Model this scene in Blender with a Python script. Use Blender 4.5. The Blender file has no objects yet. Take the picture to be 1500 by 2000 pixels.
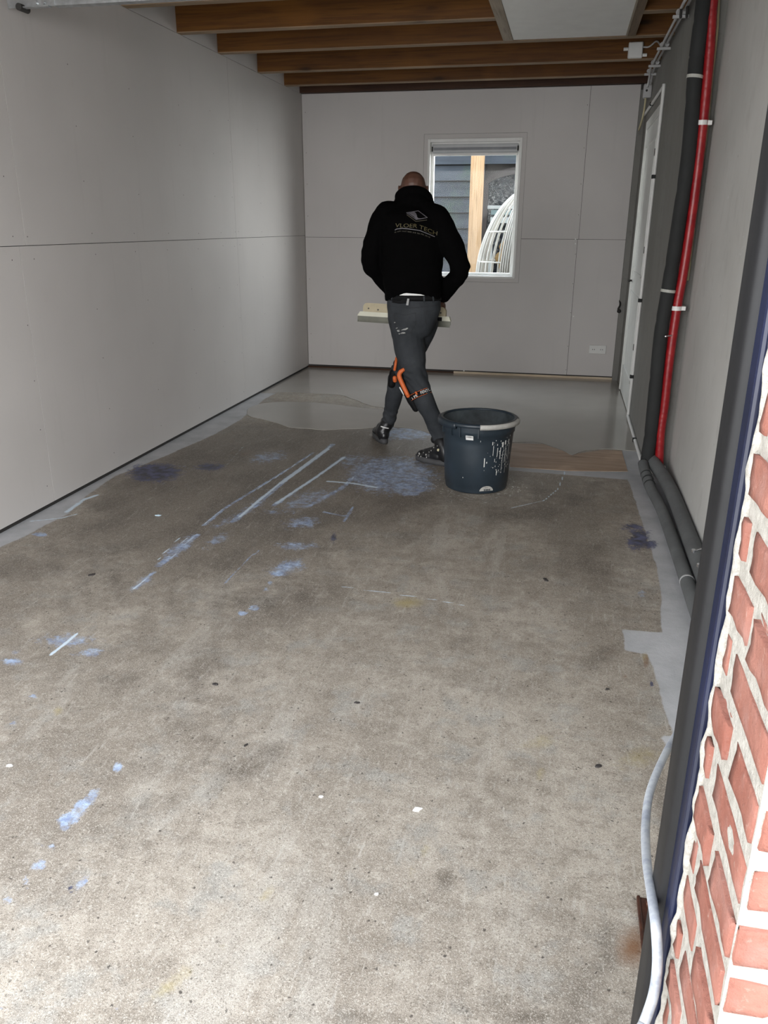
import bpy, bmesh, math, random
import numpy as np
from mathutils import Vector, Matrix, noise, bvhtree
random.seed(7)
S = bpy.context.scene
COL = S.collection

# ------------------------------------------------------------------ camera
F_PX, YAW, PITCH, ROLL = 1566.1, -0.2132, 0.3438, 0.0051
fwd = Vector((math.sin(YAW)*math.cos(PITCH), math.cos(YAW)*math.cos(PITCH), -math.sin(PITCH)))
_r = Vector((math.cos(YAW), -math.sin(YAW), 0)); _u = _r.cross(fwd)
right = _r*math.cos(ROLL)+_u*math.sin(ROLL); up = _u*math.cos(ROLL)-_r*math.sin(ROLL)
CAM = Vector((0, 0, 1.5))
cd = bpy.data.cameras.new('camera'); cam = bpy.data.objects.new('camera', cd); COL.objects.link(cam)
cam.matrix_world = Matrix(((right.x, up.x, -fwd.x, CAM.x), (right.y, up.y, -fwd.y, CAM.y), (right.z, up.z, -fwd.z, CAM.z), (0, 0, 0, 1)))
cd.sensor_fit = 'VERTICAL'; cd.sensor_height = 36.0; cd.lens = 36.0*F_PX/2000; cd.clip_start = 0.02
S.camera = cam

# ------------------------------------------------------------------ exposure, sky, daylight portals
S.view_settings.view_transform = 'Standard'; S.view_settings.look = 'None'
S.view_settings.exposure = 2.60; S.view_settings.gamma = 1.0; S.view_settings.use_curve_mapping = False
S.cycles.max_bounces = 12; S.cycles.diffuse_bounces = 8; S.cycles.glossy_bounces = 4; S.cycles.transparent_max_bounces = 12
S.cycles.caustics_reflective = False; S.cycles.caustics_refractive = False
S.cycles.use_denoising = True
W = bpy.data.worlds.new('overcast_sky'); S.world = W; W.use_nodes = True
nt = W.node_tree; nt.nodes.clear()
_tc = nt.nodes.new('ShaderNodeTexCoord'); _sx = nt.nodes.new('ShaderNodeSeparateXYZ'); _cr = nt.nodes.new('ShaderNodeValToRGB')
_bg = nt.nodes.new('ShaderNodeBackground'); _out = nt.nodes.new('ShaderNodeOutputWorld')
nt.links.new(_tc.outputs['Generated'], _sx.inputs[0]); nt.links.new(_sx.outputs['Z'], _cr.inputs[0])
_cr.color_ramp.elements[0].position = 0.0; _cr.color_ramp.elements[0].color = (0.98, 0.97, 0.96, 1)
_cr.color_ramp.elements[1].position = 0.8; _cr.color_ramp.elements[1].color = (0.62, 0.67, 0.74, 1)
nt.links.new(_cr.outputs[0], _bg.inputs[0]); 
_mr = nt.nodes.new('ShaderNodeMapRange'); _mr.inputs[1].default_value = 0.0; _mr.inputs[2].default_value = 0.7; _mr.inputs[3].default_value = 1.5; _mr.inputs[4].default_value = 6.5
nt.links.new(_sx.outputs['Y'], _mr.inputs[0]); nt.links.new(_mr.outputs[0], _bg.inputs[1])   # sky strength raised on the garden side, added to light the left wall
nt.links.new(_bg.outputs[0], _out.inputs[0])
def portal(name, loc, rot, sx, sy):
    l = bpy.data.lights.new(name, 'AREA'); l.shape = 'RECTANGLE'; l.size = sx; l.size_y = sy; l.energy = 1
    l.cycles.is_portal = True
    o = bpy.data.objects.new(name, l); o.location = loc; o.rotation_euler = rot; COL.objects.link(o)
portal('daylight_opening', (-1.25, 0.86, 1.22), (math.radians(90), 0, 0), 2.9, 2.44)   # shines towards +Y
portal('daylight_window', (-0.97, 8.72, 1.64), (math.radians(-90), 0, 0), 0.92, 1.31)  # shines towards -Y

# ------------------------------------------------------------------ helpers
def at(px, py, y=None, x=None, z=None):
    d = right*((px-750)/F_PX) - up*((py-1000)/F_PX) + fwd
    if y is not None: t = y/d.y
    elif x is not None: t = x/d.x
    else: t = (z-1.5)/d.z
    return CAM + d*t
def link(name, me, mats=(), parent=None):
    o = bpy.data.objects.new(name, me); COL.objects.link(o)
    for m in (mats if isinstance(mats, (list, tuple)) else [mats]): me.materials.append(m)
    if parent: o.parent = parent
    return o
def obj(name, bm, mats=(), parent=None, smooth=False):
    me = bpy.data.meshes.new(name); bm.normal_update(); bm.to_mesh(me); bm.free()
    if smooth:
        for p in me.polygons: p.use_smooth = True
    return link(name, me, mats, parent)
def tag(o, label=None, cat=None, group=None, kind=None):
    if label: o['label'] = label
    if cat: o['category'] = cat
    if group: o['group'] = group
    if kind: o['kind'] = kind
    return o
def struct(o): o['kind'] = 'structure'; return o
def empty(name, loc=(0, 0, 0)):
    o = bpy.data.objects.new(name, None); o.location = loc; o.empty_display_size = .05; COL.objects.link(o); return o
def box(bm, x0, x1, y0, y1, z0, z1, mi=0, bev=0.0, M=None):
    vs = [bm.verts.new((x, y, z)) for x in (x0, x1) for y in (y0, y1) for z in (z0, z1)]
    if M is not None:
        for v in vs: v.co = M @ v.co
    fs = [bm.faces.new([vs[i] for i in f]) for f in ((0, 1, 3, 2), (4, 6, 7, 5), (0, 4, 5, 1), (2, 3, 7, 6), (0, 2, 6, 4), (1, 5, 7, 3))]
    for f in fs: f.material_index = mi
    if bev > 0:
        es = list({e for f in fs for e in f.edges})
        r = bmesh.ops.bevel(bm, geom=es, offset=bev, segments=2, affect='EDGES', profile=0.5)
        for f in r['faces']: f.material_index = mi
    return vs
def spline(P, n=8):
    P = [Vector(p) for p in P]
    if len(P) < 3: return P
    Q = [P[0]*2-P[1]]+P+[P[-1]*2-P[-2]]; out = []
    for i in range(1, len(Q)-2):
        a, b, c, d = Q[i-1:i+3]
        for k in range(n):
            t = k/n
            out.append(0.5*((2*b)+(c-a)*t+(2*a-5*b+4*c-d)*t*t+(3*b-a-3*c+d)*t**3))
    out.append(P[-1]); return out
def tube(bm, P, r, seg=12, mi=0, cap=True, squash=None):
    """P: list of points; r: number or list; ring perpendicular to the path"""
    P = [Vector(p) for p in P]; n = len(P); R = r if isinstance(r, (list, tuple)) else [r]*n
    rings = []; prev = None
    for i, p in enumerate(P):
        t = (P[min(i+1, n-1)]-P[max(i-1, 0)]).normalized()
        if prev is None:
            a = Vector((0, 0, 1)) if abs(t.z) < .9 else Vector((1, 0, 0))
            s = t.cross(a).normalized()
        else:
            s = (prev-t*prev.dot(t)).normalized()
        prev = s; w = t.cross(s)
        rings.append([bm.verts.new(p+(s*math.cos(k*2*math.pi/seg)+w*math.sin(k*2*math.pi/seg))*R[i]) for k in range(seg)])
    for a, b in zip(rings, rings[1:]):
        for k in range(seg):
            f = bm.faces.new((a[k], a[(k+1) % seg], b[(k+1) % seg], b[k])); f.material_index = mi
    if cap:
        f = bm.faces.new(rings[0][::-1]); f.material_index = mi
        f = bm.faces.new(rings[-1]); f.material_index = mi
def lathe(bm, prof, c=(0, 0, 0), seg=48, mi=0, closed=False):
    rings = []
    for r, z in prof:
        rings.append([bm.verts.new((c[0]+r*math.cos(k*2*math.pi/seg), c[1]+r*math.sin(k*2*math.pi/seg), c[2]+z)) for k in range(seg)])
    pairs = list(zip(rings, rings[1:]))+([(rings[-1], rings[0])] if closed else [])
    for a, b in pairs:
        for k in range(seg):
            f = bm.faces.new((a[k], a[(k+1) % seg], b[(k+1) % seg], b[k])); f.material_index = mi
    return rings
def ball(bm, c, r, M=None, seg=16, mi=0):
    T = Matrix.Translation(Vector(c)) @ (M if M is not None else Matrix.Identity(4)) @ Matrix.Diagonal((*((r, r, r) if not isinstance(r, (tuple, list)) else r), 1))
    res = bmesh.ops.create_uvsphere(bm, u_segments=seg, v_segments=max(6, seg//2), radius=1, matrix=T)
    for v in res['verts']:
        for f in v.link_faces: f.material_index = mi

# ------------------------------------------------------------------ material helpers
class NT:
    def __init__(s, name):
        s.m = bpy.data.materials.new(name); s.m.use_nodes = True; s.t = s.m.node_tree; s.t.nodes.clear()
        s.out = s.N('ShaderNodeOutputMaterial'); s.b = s.N('ShaderNodeBsdfPrincipled'); s.L(s.b.outputs[0], s.out.inputs[0])
        tc = s.N('ShaderNodeTexCoord'); s.co = tc.outputs['Object']
    def N(s, k, **a):
        n = s.t.nodes.new(k)
        for x, y in a.items(): setattr(n, x, y)
        return n
    def L(s, a, b): s.t.links.new(a, b)
    def put(s, v, sock):
        if hasattr(v, 'is_output') or isinstance(v, bpy.types.NodeSocket): s.L(v, sock)
        elif isinstance(v, (tuple, list)) and len(v) == 3 and sock.type == 'RGBA': sock.default_value = (*v, 1)
        else: sock.default_value = v
    def noise(s, sc, det=4, rough=.55, vec=None, scale3=None, dist=0):
        n = s.N('ShaderNodeTexNoise'); n.inputs['Scale'].default_value = sc; n.inputs['Detail'].default_value = det
        n.inputs['Roughness'].default_value = rough; n.inputs['Distortion'].default_value = dist
        v = vec or s.co
        if scale3:
            mp = s.N('ShaderNodeMapping'); mp.inputs['Scale'].default_value = scale3; s.L(v, mp.inputs[0]); v = mp.outputs[0]
        s.L(v, n.inputs['Vector']); return n.outputs[0]
    def voro(s, sc, feat='F1', out='Distance', vec=None):
        n = s.N('ShaderNodeTexVoronoi'); n.feature = feat; n.inputs['Scale'].default_value = sc; s.L(vec or s.co, n.inputs['Vector']); return n.outputs[out]
    def ramp(s, v, *st):
        n = s.N('ShaderNodeMapRange'); n.clamp = True
        n.inputs[1].default_value, n.inputs[2].default_value = st[0], st[1]
        n.inputs[3].default_value, n.inputs[4].default_value = (st[2], st[3]) if len(st) > 2 else (0, 1)
        s.L(v, n.inputs[0]); return n.outputs[0]
    def math(s, op, a, b=0.0):
        n = s.N('ShaderNodeMath', operation=op); s.put(a, n.inputs[0]); s.put(b, n.inputs[1]); return n.outputs[0]
    def mix(s, f, a, b, mode='MIX'):
        n = s.N('ShaderNodeMix', data_type='RGBA', blend_type=mode); s.put(f, n.inputs[0]); s.put(a, n.inputs[6]); s.put(b, n.inputs[7]); return n.outputs[2]
    def bump(s, h, st=.3, d=.01):
        n = s.N('ShaderNodeBump'); n.inputs['Strength'].default_value = st; n.inputs['Distance'].default_value = d; s.L(h, n.inputs['Height']); s.L(n.outputs[0], s.b.inputs['Normal'])
    def done(s, col, rough=.6, metal=0, spec=.5):
        s.put(col, s.b.inputs['Base Color']); s.put(rough, s.b.inputs['Roughness']); s.b.inputs['Metallic'].default_value = metal
        s.b.inputs['Specular IOR Level'].default_value = spec; return s.m
def simple(name, col, rough=.5, metal=0, var=.12, sc=8, bump=0, bsc=60, spec=.5):
    n = NT(name); k = n.noise(sc)
    c = n.mix(n.ramp(k, .3, .7), tuple(v*(1-var) for v in col), tuple(min(1, v*(1+var)) for v in col))
    if bump: n.bump(n.noise(bsc), bump, .003)
    return n.done(c, rough, metal, spec)

# gypsum board
def gypsum(name, base=(.60, .575, .555)):
    n = NT(name)
    k = n.noise(.9, 3); k2 = n.noise(14, 5, .7)
    c = n.mix(n.ramp(k, .3, .7), tuple(v*.95 for v in base), tuple(v*1.05 for v in base))
    c = n.mix(n.ramp(k2, .62, .8, 0, .35), c, tuple(v*.86 for v in base))
    v = n.noise(3.0, 3, .6, scale3=(5, 5, .35))          # faint vertical smears
    c = n.mix(n.ramp(v, .6, .8, 0, .3), c, tuple(v_*.82 for v_ in base))
    n.bump(n.noise(180, 3), .06, .002)
    return n.done(c, .62, 0, .35)
M_gyp = gypsum('gypsum_board')
M_gypd = gypsum('gypsum_board_back', (.60, .575, .56))
M_dark = simple('dark_gap', (.03, .028, .026), .9)
M_seam = simple('board_joint', (.05, .045, .042), .8)
def concrete_wall():
    n = NT('render_wall')
    k = n.noise(1.4, 4); k2 = n.noise(9, 5, .65, scale3=(1, 1, .5)); k3 = n.noise(60, 3)
    c = n.mix(n.ramp(k, .3, .7), (.46, .455, .43), (.56, .555, .53))
    c = n.mix(n.ramp(k2, .55, .78, 0, .5), c, (.35, .345, .325))
    c = n.mix(n.ramp(n.noise(4, 6, .7, scale3=(1, 1, 2.2)), .66, .72, 0, .5), c, (.68, .69, .70))
    c = n.mix(n.ramp(n.voro(5.5), .0, .05, .55, 0), c, (.12, .1, .09))
    n.bump(k3, .15, .004)
    return n.done(c, .75, 0, .3)
M_conc = concrete_wall()
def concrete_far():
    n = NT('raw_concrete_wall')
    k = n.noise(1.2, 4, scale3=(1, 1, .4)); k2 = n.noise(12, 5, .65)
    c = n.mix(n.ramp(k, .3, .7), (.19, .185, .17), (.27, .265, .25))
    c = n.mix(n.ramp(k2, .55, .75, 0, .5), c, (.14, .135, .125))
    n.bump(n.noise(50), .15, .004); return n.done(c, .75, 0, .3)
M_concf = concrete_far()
def wood(name, a, b, knot=(.06, .025, .01), along='X', sc=1.0, rough=.6):
    n = NT(name)
    s3 = {'X': (.35, 9, 9), 'Y': (9, .35, 9), 'Z': (9, 9, .35)}[along]
    g = n.noise(2.2*sc, 6, .6, scale3=s3, dist=.6); g2 = n.noise(9*sc, 4, .6, scale3=s3)
    c = n.mix(n.ramp(g, .40, .60), a, b)
    c = n.mix(n.ramp(g2, .50, .66, 0, .55), c, tuple(v*.5 for v in a))
    c = n.mix(n.ramp(n.noise(1.3*sc, 3), .55, .66, 0, .35), c, tuple(min(1, v*1.5) for v in b))
    ks = {'X': (1, 3.0, 3.0), 'Y': (3, 1, 3), 'Z': (3, 3, 1)}[along]
    mp = n.N('ShaderNodeMapping'); mp.inputs['Scale'].default_value = ks; n.L(n.co, mp.inputs[0])
    kv = n.voro(1.7*sc, vec=mp.outputs[0])
    c = n.mix(n.ramp(kv, .04, .11, .95, 0), c, knot); c = n.mix(n.ramp(kv, .10, .30, .45, 0), c, tuple(v*.5 for v in a))
    n.bump(g2, .1, .003)
    return n.done(c, rough, 0, .3)
M_beam = wood('varnished_pine_beam', (.100, .036, .004), (.150, .058, .007), (.03, .012, .005))
M_beamd = wood('dark_pine_ledger', (.045, .016, .006), (.06, .025, .01), (.01, .005, .003))
M_pale = wood('pale_batten', (.62, .50, .36), (.72, .60, .46), (.3, .2, .1))
M_edge = wood('planed_beam_edge', (.22, .15, .09), (.30, .21, .13), (.1, .06, .03))
M_trimy = wood('hatch_trimmer', (.13, .085, .045), (.18, .12, .07), (.06, .03, .015), along='Y')
M_trimp = wood('hatch_trimmer_pale', (.28, .23, .17), (.36, .30, .23), (.1, .07, .04), along='Y')
M_post = wood('fresh_timber_post', (.30, .19, .10), (.38, .26, .155), (.18, .1, .05), along='Z')
M_ply = wood('plywood', (.36, .25, .17), (.46, .335, .24), (.10, .055, .03), sc=1.6)
M_white = simple('white_paint', (.74, .74, .72), .4, var=.04)
M_doorw = simple('door_paint', (.74, .75, .72), .45, var=.05)
M_pvc = simple('grey_conduit', (.48, .48, .48), .4, var=.08)
M_pvcw = simple('white_conduit', (.72, .72, .70), .4, var=.06)
M_pvcy = simple('yellowed_conduit', (.50, .45, .28), .5, var=.08)
M_foam = simple('dark_foam_sleeve', (.017, .018, .018), .85, var=.25, sc=5, bump=.25, bsc=90)
M_foamg = simple('grey_foam_sleeve', (.105, .11, .11), .8, var=.25, sc=5, bump=.25, bsc=90)
def red_mat():
    n = NT('red_corrugated_sleeve')
    k = n.noise(20, 4)
    c = n.mix(n.ramp(k, .35, .7), (.23, .004, .008), (.33, .016, .018)); c = n.mix(n.ramp(n.noise(50, 4, .7), .68, .74, 0, .6), c, (.5, .25, .24))
    n.bump(n.noise(40, 3, scale3=(1, 1, 2)), .3, .004); return n.done(c, .35)
M_red = red_mat()
M_galv = simple('galvanised_steel', (.50, .52, .53), .38, 1, var=.2, sc=25)
M_chrome = simple('zinc_screw', (.75, .76, .78), .2, 1, var=.05)
M_frame = simple('navy_painted_frame', (.0025, .005, .022), .38, var=.3, sc=10, bump=.1, bsc=40)
M_seal = simple('charcoal_rubber_post', (.0055, .0055, .0062), .55, var=.2, sc=10, bump=.08, bsc=80, spec=.3)
def brick_mat():
    n = NT('red_brick')
    k = n.noise(5, 5, .6); k2 = n.noise(70, 5, .7); k3 = n.noise(22, 4, .6)
    c = n.mix(n.ramp(k, .35, .65), (.185, .068, .048), (.25, .115, .088))
    c = n.mix(n.ramp(k3, .5, .75, 0, .6), c, (.25, .145, .125))
    c = n.mix(n.ramp(k2, .6, .75, 0, .55), c, (.36, .28, .235))
    c = n.mix(n.ramp(k2, .26, .38, .5, 0), c, (.11, .048, .04))
    n.bump(n.math('ADD', k2, k3), .55, .006); return n.done(c, .9, 0, .2)
M_brick = brick_mat()
def mortar_mat():
    n = NT('lime_mortar'); k = n.noise(90, 5, .7)
    c = n.mix(n.ramp(k, .35, .65), (.26, .245, .215), (.37, .352, .315))
    n.bump(n.noise(120, 4, .7), .7, .006); return n.done(c, .95, 0, .2)
M_mortar = mortar_mat()
def screed_mat():
    n = NT('wet_levelling_compound'); k = n.noise(1.1, 3)
    c = n.mix(n.ramp(k, .3, .7), (.31, .29, .26), (.37, .35, .315))
    return n.done(c, .16, 0, .5)
M_screed = screed_mat()
def floor_mat():
    n = NT('worn_concrete_floor')
    at1 = n.N('ShaderNodeAttribute', attribute_name='stain_a'); at2 = n.N('ShaderNodeAttribute', attribute_name='stain_b')
    s1 = n.N('ShaderNodeSeparateColor'); s2 = n.N('ShaderNodeSeparateColor'); n.L(at1.outputs['Color'], s1.inputs[0]); n.L(at2.outputs['Color'], s2.inputs[0])
    blue, dark, light = s1.outputs; yel, line, navy = s2.outputs
    big = n.noise(.8, 5, .6); mid = n.noise(3.2, 6, .65, scale3=(1, .6, 1)); sm = n.noise(17, 5, .7)
    g1 = n.noise(230, 2, .6); g2 = n.voro(150); g3 = n.voro(120, out='Color')
    c = n.mix(n.ramp(big, .38, .60), (.265, .228, .185), (.375, .33, .272))
    c = n.mix(n.ramp(mid, .50, .60, 0, .6), c, (.215, .182, .145))
    c = n.mix(n.ramp(mid, .36, .45, .55, 0), c, (.44, .395, .335))
    c = n.mix(n.ramp(sm, .50, .62, 0, .55), c, (.19, .16, .125))
    c = n.mix(n.ramp(sm, .36, .46, .45, 0), c, (.46, .42, .355))
    c = n.mix(n.ramp(n.noise(6, 6, .7), .53, .63, 0, .5), c, (.285, .285, .265))
    c = n.mix(n.ramp(n.noise(4, 7, .75, scale3=(.35, 1.6, 1)), .53, .63, 0, .5), c, (.195, .165, .132))
    c = n.mix(n.ramp(n.noise(2.1, 6, .7, scale3=(1.5, .4, 1), dist=.8), .55, .62, 0, .45), c, (.42, .39, .34))
    # dirt-darkened zones
    nz = n.math('ADD', n.math('SUBTRACT', n.noise(2.2, 8, .72), .5), n.math('MULTIPLY', n.math('SUBTRACT', n.noise(9, 6, .75), .5), .7))
    dk = n.ramp(n.math('ADD', dark, n.math('MULTIPLY', nz, 1.7)), .28, .80, 0, .94)
    dcol = n.mix(n.ramp(mid, .42, .58), (.100, .082, .064), (.175, .148, .118))
    c = n.mix(dk, c, dcol)
    # aggregate speckle: crushed grains of random tone
    gn = n.N('ShaderNodeTexNoise'); gn.inputs['Scale'].default_value = 160; gn.inputs['Detail'].default_value = 3; n.L(n.co, gn.inputs['Vector'])
    vs_ = n.N('ShaderNodeVectorMath', operation='SCALE'); vs_.inputs[3].default_value = .012; n.L(gn.outputs['Color'], vs_.inputs[0])
    va_ = n.N('ShaderNodeVectorMath', operation='ADD'); n.L(n.co, va_.inputs[0]); n.L(vs_.outputs[0], va_.inputs[1]); gco = va_.outputs[0]
    def grains(sc, lo, hi, kd, kl, cd_, cl_, c):
        vn = n.N('ShaderNodeTexVoronoi'); vn.inputs['Scale'].default_value = sc; n.L(gco, vn.inputs['Vector'])
        sp = n.N('ShaderNodeSeparateColor'); n.L(vn.outputs['Color'], sp.inputs[0]); inside = n.ramp(vn.outputs['Distance'], .32, .58, 1, 0)
        c = n.mix(n.math('MULTIPLY', n.math('MULTIPLY', n.ramp(sp.outputs[0], hi, hi+.02), inside), kd), c, cd_)
        return n.mix(n.math('MULTIPLY', n.math('MULTIPLY', n.ramp(sp.outputs[0], lo-.02, lo, 1, 0), inside), kl), c, cl_)
    c = grains(620, .30, .72, .75, .65, (.10, .082, .065), (.60, .55, .48), c)
    c = grains(300, .22, .84, .7, .55, (.11, .092, .075), (.57, .53, .465), c)
    c = grains(130, .012, .975, .9, .5, (.06, .05, .042), (.60, .57, .52), c)
    c = n.mix(n.ramp(n.noise(46, 5, .8), .60, .66, 0, .4), c, (.58, .55, .49))
    # faint broom scratches
    c = n.mix(n.ramp(n.noise(14, 5, .8, scale3=(3.5, .45, 1), dist=.4), .58, .66, 0, .4), c, (.50, .47, .42))
    # smooth cement fillets along the walls
    br = n.math('MULTIPLY', n.math('SUBTRACT', n.noise(7, 5, .7), .5), .35)
    lt = n.ramp(n.math('ADD', light, br), .46, .54)
    lcol = n.mix(n.ramp(n.noise(5, 5, .65), .3, .7), (.36, .365, .37), (.50, .50, .51))
    c = n.mix(lt, c, lcol)
    # paint residue
    br2 = n.math('MULTIPLY', n.math('SUBTRACT', n.noise(20, 8, .85), .5), 2.0)
    bm_ = n.ramp(n.math('ADD', blue, br2), .48, .70)
    bcol = n.mix(n.ramp(n.noise(30, 4, .7), .35, .65), (.19, .24, .38), (.46, .57, .74))
    c = n.mix(n.math('MULTIPLY', bm_, n.ramp(n.noise(13, 6, .8), .40, .56, .2, .95)), c, bcol)
    yl = n.ramp(n.math('ADD', yel, n.math('MULTIPLY', br2, .6)), .4, .9, 0, .6)
    c = n.mix(yl, c, (.36, .29, .11))
    rs = n.ramp(n.math('ADD', at2.outputs['Alpha'], n.math('MULTIPLY', br2, .4)), .35, .9, 0, .85)
    c = n.mix(rs, c, (.17, .075, .028))
    ln = n.ramp(n.math('ADD', line, n.math('MULTIPLY', br2, .5)), .45, .7, 0, .95)
    c = n.mix(ln, c, (.60, .70, .78))
    nv = n.ramp(n.math('ADD', navy, n.math('MULTIPLY', br2, .8)), .45, .62, 0, .9)
    c = n.mix(nv, c, n.mix(n.ramp(n.noise(20, 4), .4, .6), (.035, .035, .05), (.09, .10, .19)))
    ro = n.math('SUBTRACT', .62, n.math('MULTIPLY', dk, .16))
    n.bump(n.math('ADD', g1, n.math('MULTIPLY', sm, 2.)), .25, .003)
    return n.done(c, ro, 0, .4)
M_floor = floor_mat()
M_fillet = simple('grey_cement_fillet', (.42, .42, .43), .7, var=.15, sc=6)
M_pave = simple('grey_paving', (.38, .37, .35), .85, var=.2, sc=4, bump=.3)

# ------------------------------------------------------------------ room constants
XL, XR, XN, YB, ZB, H = -2.729, 0.600, 0.730, 8.584, 2.73, 2.96
Y0 = 0.86

# ------------------------------------------------------------------ floor (one mesh, stains carried as attributes on it)
def build_floor():
    x0, x1, y0, y1, st = -3.0, 0.95, 0.45, 8.75, 0.0125
    nx, ny = int((x1-x0)/st)+1, int((y1-y0)/st)+1
    X, Y = np.meshgrid(np.linspace(x0, x1, nx), np.linspace(y0, y1, ny))
    co = np.stack([X.ravel(), Y.ravel(), np.zeros(nx*ny)], 1).astype(np.float32)
    i = np.arange(nx*ny).reshape(ny, nx)
    F = np.stack([i[:-1, :-1], i[:-1, 1:], i[1:, 1:], i[1:, :-1]], -1).reshape(-1, 4)
    me = bpy.data.meshes.new('floor'); me.vertices.add(len(co)); me.vertices.foreach_set('co', co.ravel())
    me.loops.add(F.size); me.loops.foreach_set('vertex_index', F.ravel().astype(np.int32))
    me.polygons.add(len(F)); me.polygons.foreach_set('loop_start', np.arange(0, F.size, 4, dtype=np.int32))
    try: me.polygons.foreach_set('loop_total', np.full(len(F), 4, dtype=np.int32))
    except Exception: pass
    me.update(calc_edges=True)
    x, y = co[:, 0].astype(float), co[:, 1].astype(float)
    ch = {k: np.zeros(len(co)) for k in ('blue', 'dark', 'light', 'yel', 'line', 'navy', 'rust')}
    def ell(k, px, py, rx, ry, v=1.0, ang=0, soft=.9):
        a = math.radians(ang); c = at(px, py, z=0)
        u = at(px+rx*math.cos(a), py-rx*math.sin(a), z=0)-c; w = at(px+ry*math.sin(a), py+ry*math.cos(a), z=0)-c
        m = np.linalg.inv(np.array([[u.x, w.x], [u.y, w.y]]))
        dx, dy = x-c.x, y-c.y
        s, t = m[0, 0]*dx+m[0, 1]*dy, m[1, 0]*dx+m[1, 1]*dy
        d = np.sqrt(s*s+t*t); f = v*np.clip(1-(d-(1-soft))/(2*soft)*1.0, 0, 1)**1.0
        f = v*np.clip(.5+(1-d)/(2*soft), 0, 1)
        ch[k] = np.maximum(ch[k], f)
    def poly(k, pts, w, v=1.0, soft=.6, world=False):
        P = [p if world else at(*p, z=0) for p in pts]
        best = np.full(len(x), 9.)
        for a, b in zip(P, P[1:]):
            ax, ay = a[0], a[1]; dx, dy = b[0]-ax, b[1]-ay; L = dx*dx+dy*dy+1e-9
            t = np.clip(((x-ax)*dx+(y-ay)*dy)/L, 0, 1); best = np.minimum(best, np.hypot(x-ax-t*dx, y-ay-t*dy))
        ch[k] = np.maximum(ch[k], v*np.clip(.5+(w-best)/(2*soft*w), 0, 1))
    def area(k, pts, v=1.0, soft=.03):
        P = [at(*p, z=0) for p in pts]; n = len(P)
        ins = np.zeros(len(x), bool); best = np.full(len(x), 9.)
        for a, b in zip(P, P[1:]+P[:1]):
            c = ((a.y > y) != (b.y > y)) & (x < (b.x-a.x)*(y-a.y)/(b.y-a.y+1e-12)+a.x); ins ^= c
            dx, dy = b.x-a.x, b.y-a.y; L = dx*dx+dy*dy+1e-9
            t = np.clip(((x-a.x)*dx+(y-a.y)*dy)/L, 0, 1); best = np.minimum(best, np.hypot(x-a.x-t*dx, y-a.y-t*dy))
        sd = np.where(ins, best, -best)
        ch[k] = np.maximum(ch[k], v*np.clip(.5+sd/(2*soft), 0, 1))
    # long drag marks of blue paint
    poly('blue', [(612, 884), (560, 918), (500, 955), (440, 992), (397, 1026)], .012, .95)
    poly('blue', [(650, 868), (610, 900), (560, 935), (500, 985), (455, 1018)], .018, 1.2)
    poly('blue', [(672, 893), (620, 930), (575, 960), (535, 987)], .014, 1.1)
    poly('line', [(645, 872), (612, 897), (575, 925), (548, 943), (500, 982), (468, 1010)], .0095, 1.0); poly('line', [(640, 877), (600, 906), (575, 925), (550, 943)], .017, .95)
    poly('line', [(610, 886), (560, 918), (500, 957)], .006, .8); poly('line', [(438, 993), (400, 1024)], .006, .8)
    poly('line', [(352, 1050), (325, 1075), (308, 1094)], .005, .8); poly('line', [(378, 1048), (350, 1074), (330, 1095)], .004, .7); poly('line', [(366, 1050), (340, 1074)], .004, .7); poly('line', [(298, 1118), (262, 1150)], .004, .8)
    poly('line', [(700, 925), (668, 950)], .005, .7); poly('line', [(470, 953), (540, 958)], .006, .6)
    poly('line', [(672, 893), (620, 930), (540, 983)], .010, 1.1)
    poly('line', [(640, 940), (690, 944), (735, 952)], .014, .9)
    poly('blue', [(700, 925), (665, 955), (600, 990)], .02, .8)
    ell('blue', 765, 925, 95, 42, .86, 0, .5); ell('blue', 800, 945, 50, 24, .95, 0, .5); ell('blue', 795, 846, 62, 14, .9, 0, .6)
    ell('blue', 700, 900, 60, 18, .68); ell('blue', 525, 893, 40, 12, .80, 8); ell('blue', 600, 975, 70, 22, .70, 20)
    ell('blue', 500, 985, 45, 14, .62, 25); ell('blue', 440, 1018, 50, 12, .6, 25)
    ell('blue', 350, 1070, 42, 14, .82, 38); poly('blue', [(385, 1045), (345, 1078), (310, 1105)], .02, .9); ell('blue', 275, 1138, 34, 10, .72, 35)
    poly('blue', [(300, 1118), (262, 1150)], .012, .85); ell('blue', 425, 1055, 32, 11, .74, 25); ell('blue', 590, 1020, 40, 14, .78, 5)
    ell('blue', 578, 1066, 42, 9, .82); ell('blue', 560, 1108, 40, 17, .86, 12); ell('blue', 543, 1118, 16, 8, 1.1)
    ell('blue', 496, 1187, 11, 6, 1.1); ell('blue', 473, 1198, 8, 5, 1.1); ell('blue', 527, 1138, 7, 5, 1); ell('blue', 520, 1152, 5, 4, 1)
    ell('blue', 128, 1250, 62, 15, .80); ell('blue', 175, 1275, 35, 9, .82, 5); ell('blue', 25, 1292, 22, 8, .85); ell('blue', 30, 1275, 25, 7, .65)
    poly('line', [(100, 1278), (126, 1258), (150, 1238)], .009, 1)
    ell('blue', 66, 1360, 8, 4, 1.15); ell('blue', 27, 1412, 7, 3, 1.1); ell('blue', 230, 1497, 10, 10, 1, 50)
    ell('blue', 158, 1578, 46, 13, 1.0, 48); ell('blue', 135, 1598, 22, 14, .95, 20); ell('blue', 125, 1615, 10, 10, 1.05)
    ell('blue', 101, 1653, 8, 8, 1); ell('blue', 78, 1650, 5, 6, .9); ell('blue', 76, 1690, 17, 12, .95, 25); ell('blue', 50, 1722, 8, 16, .9)
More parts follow.
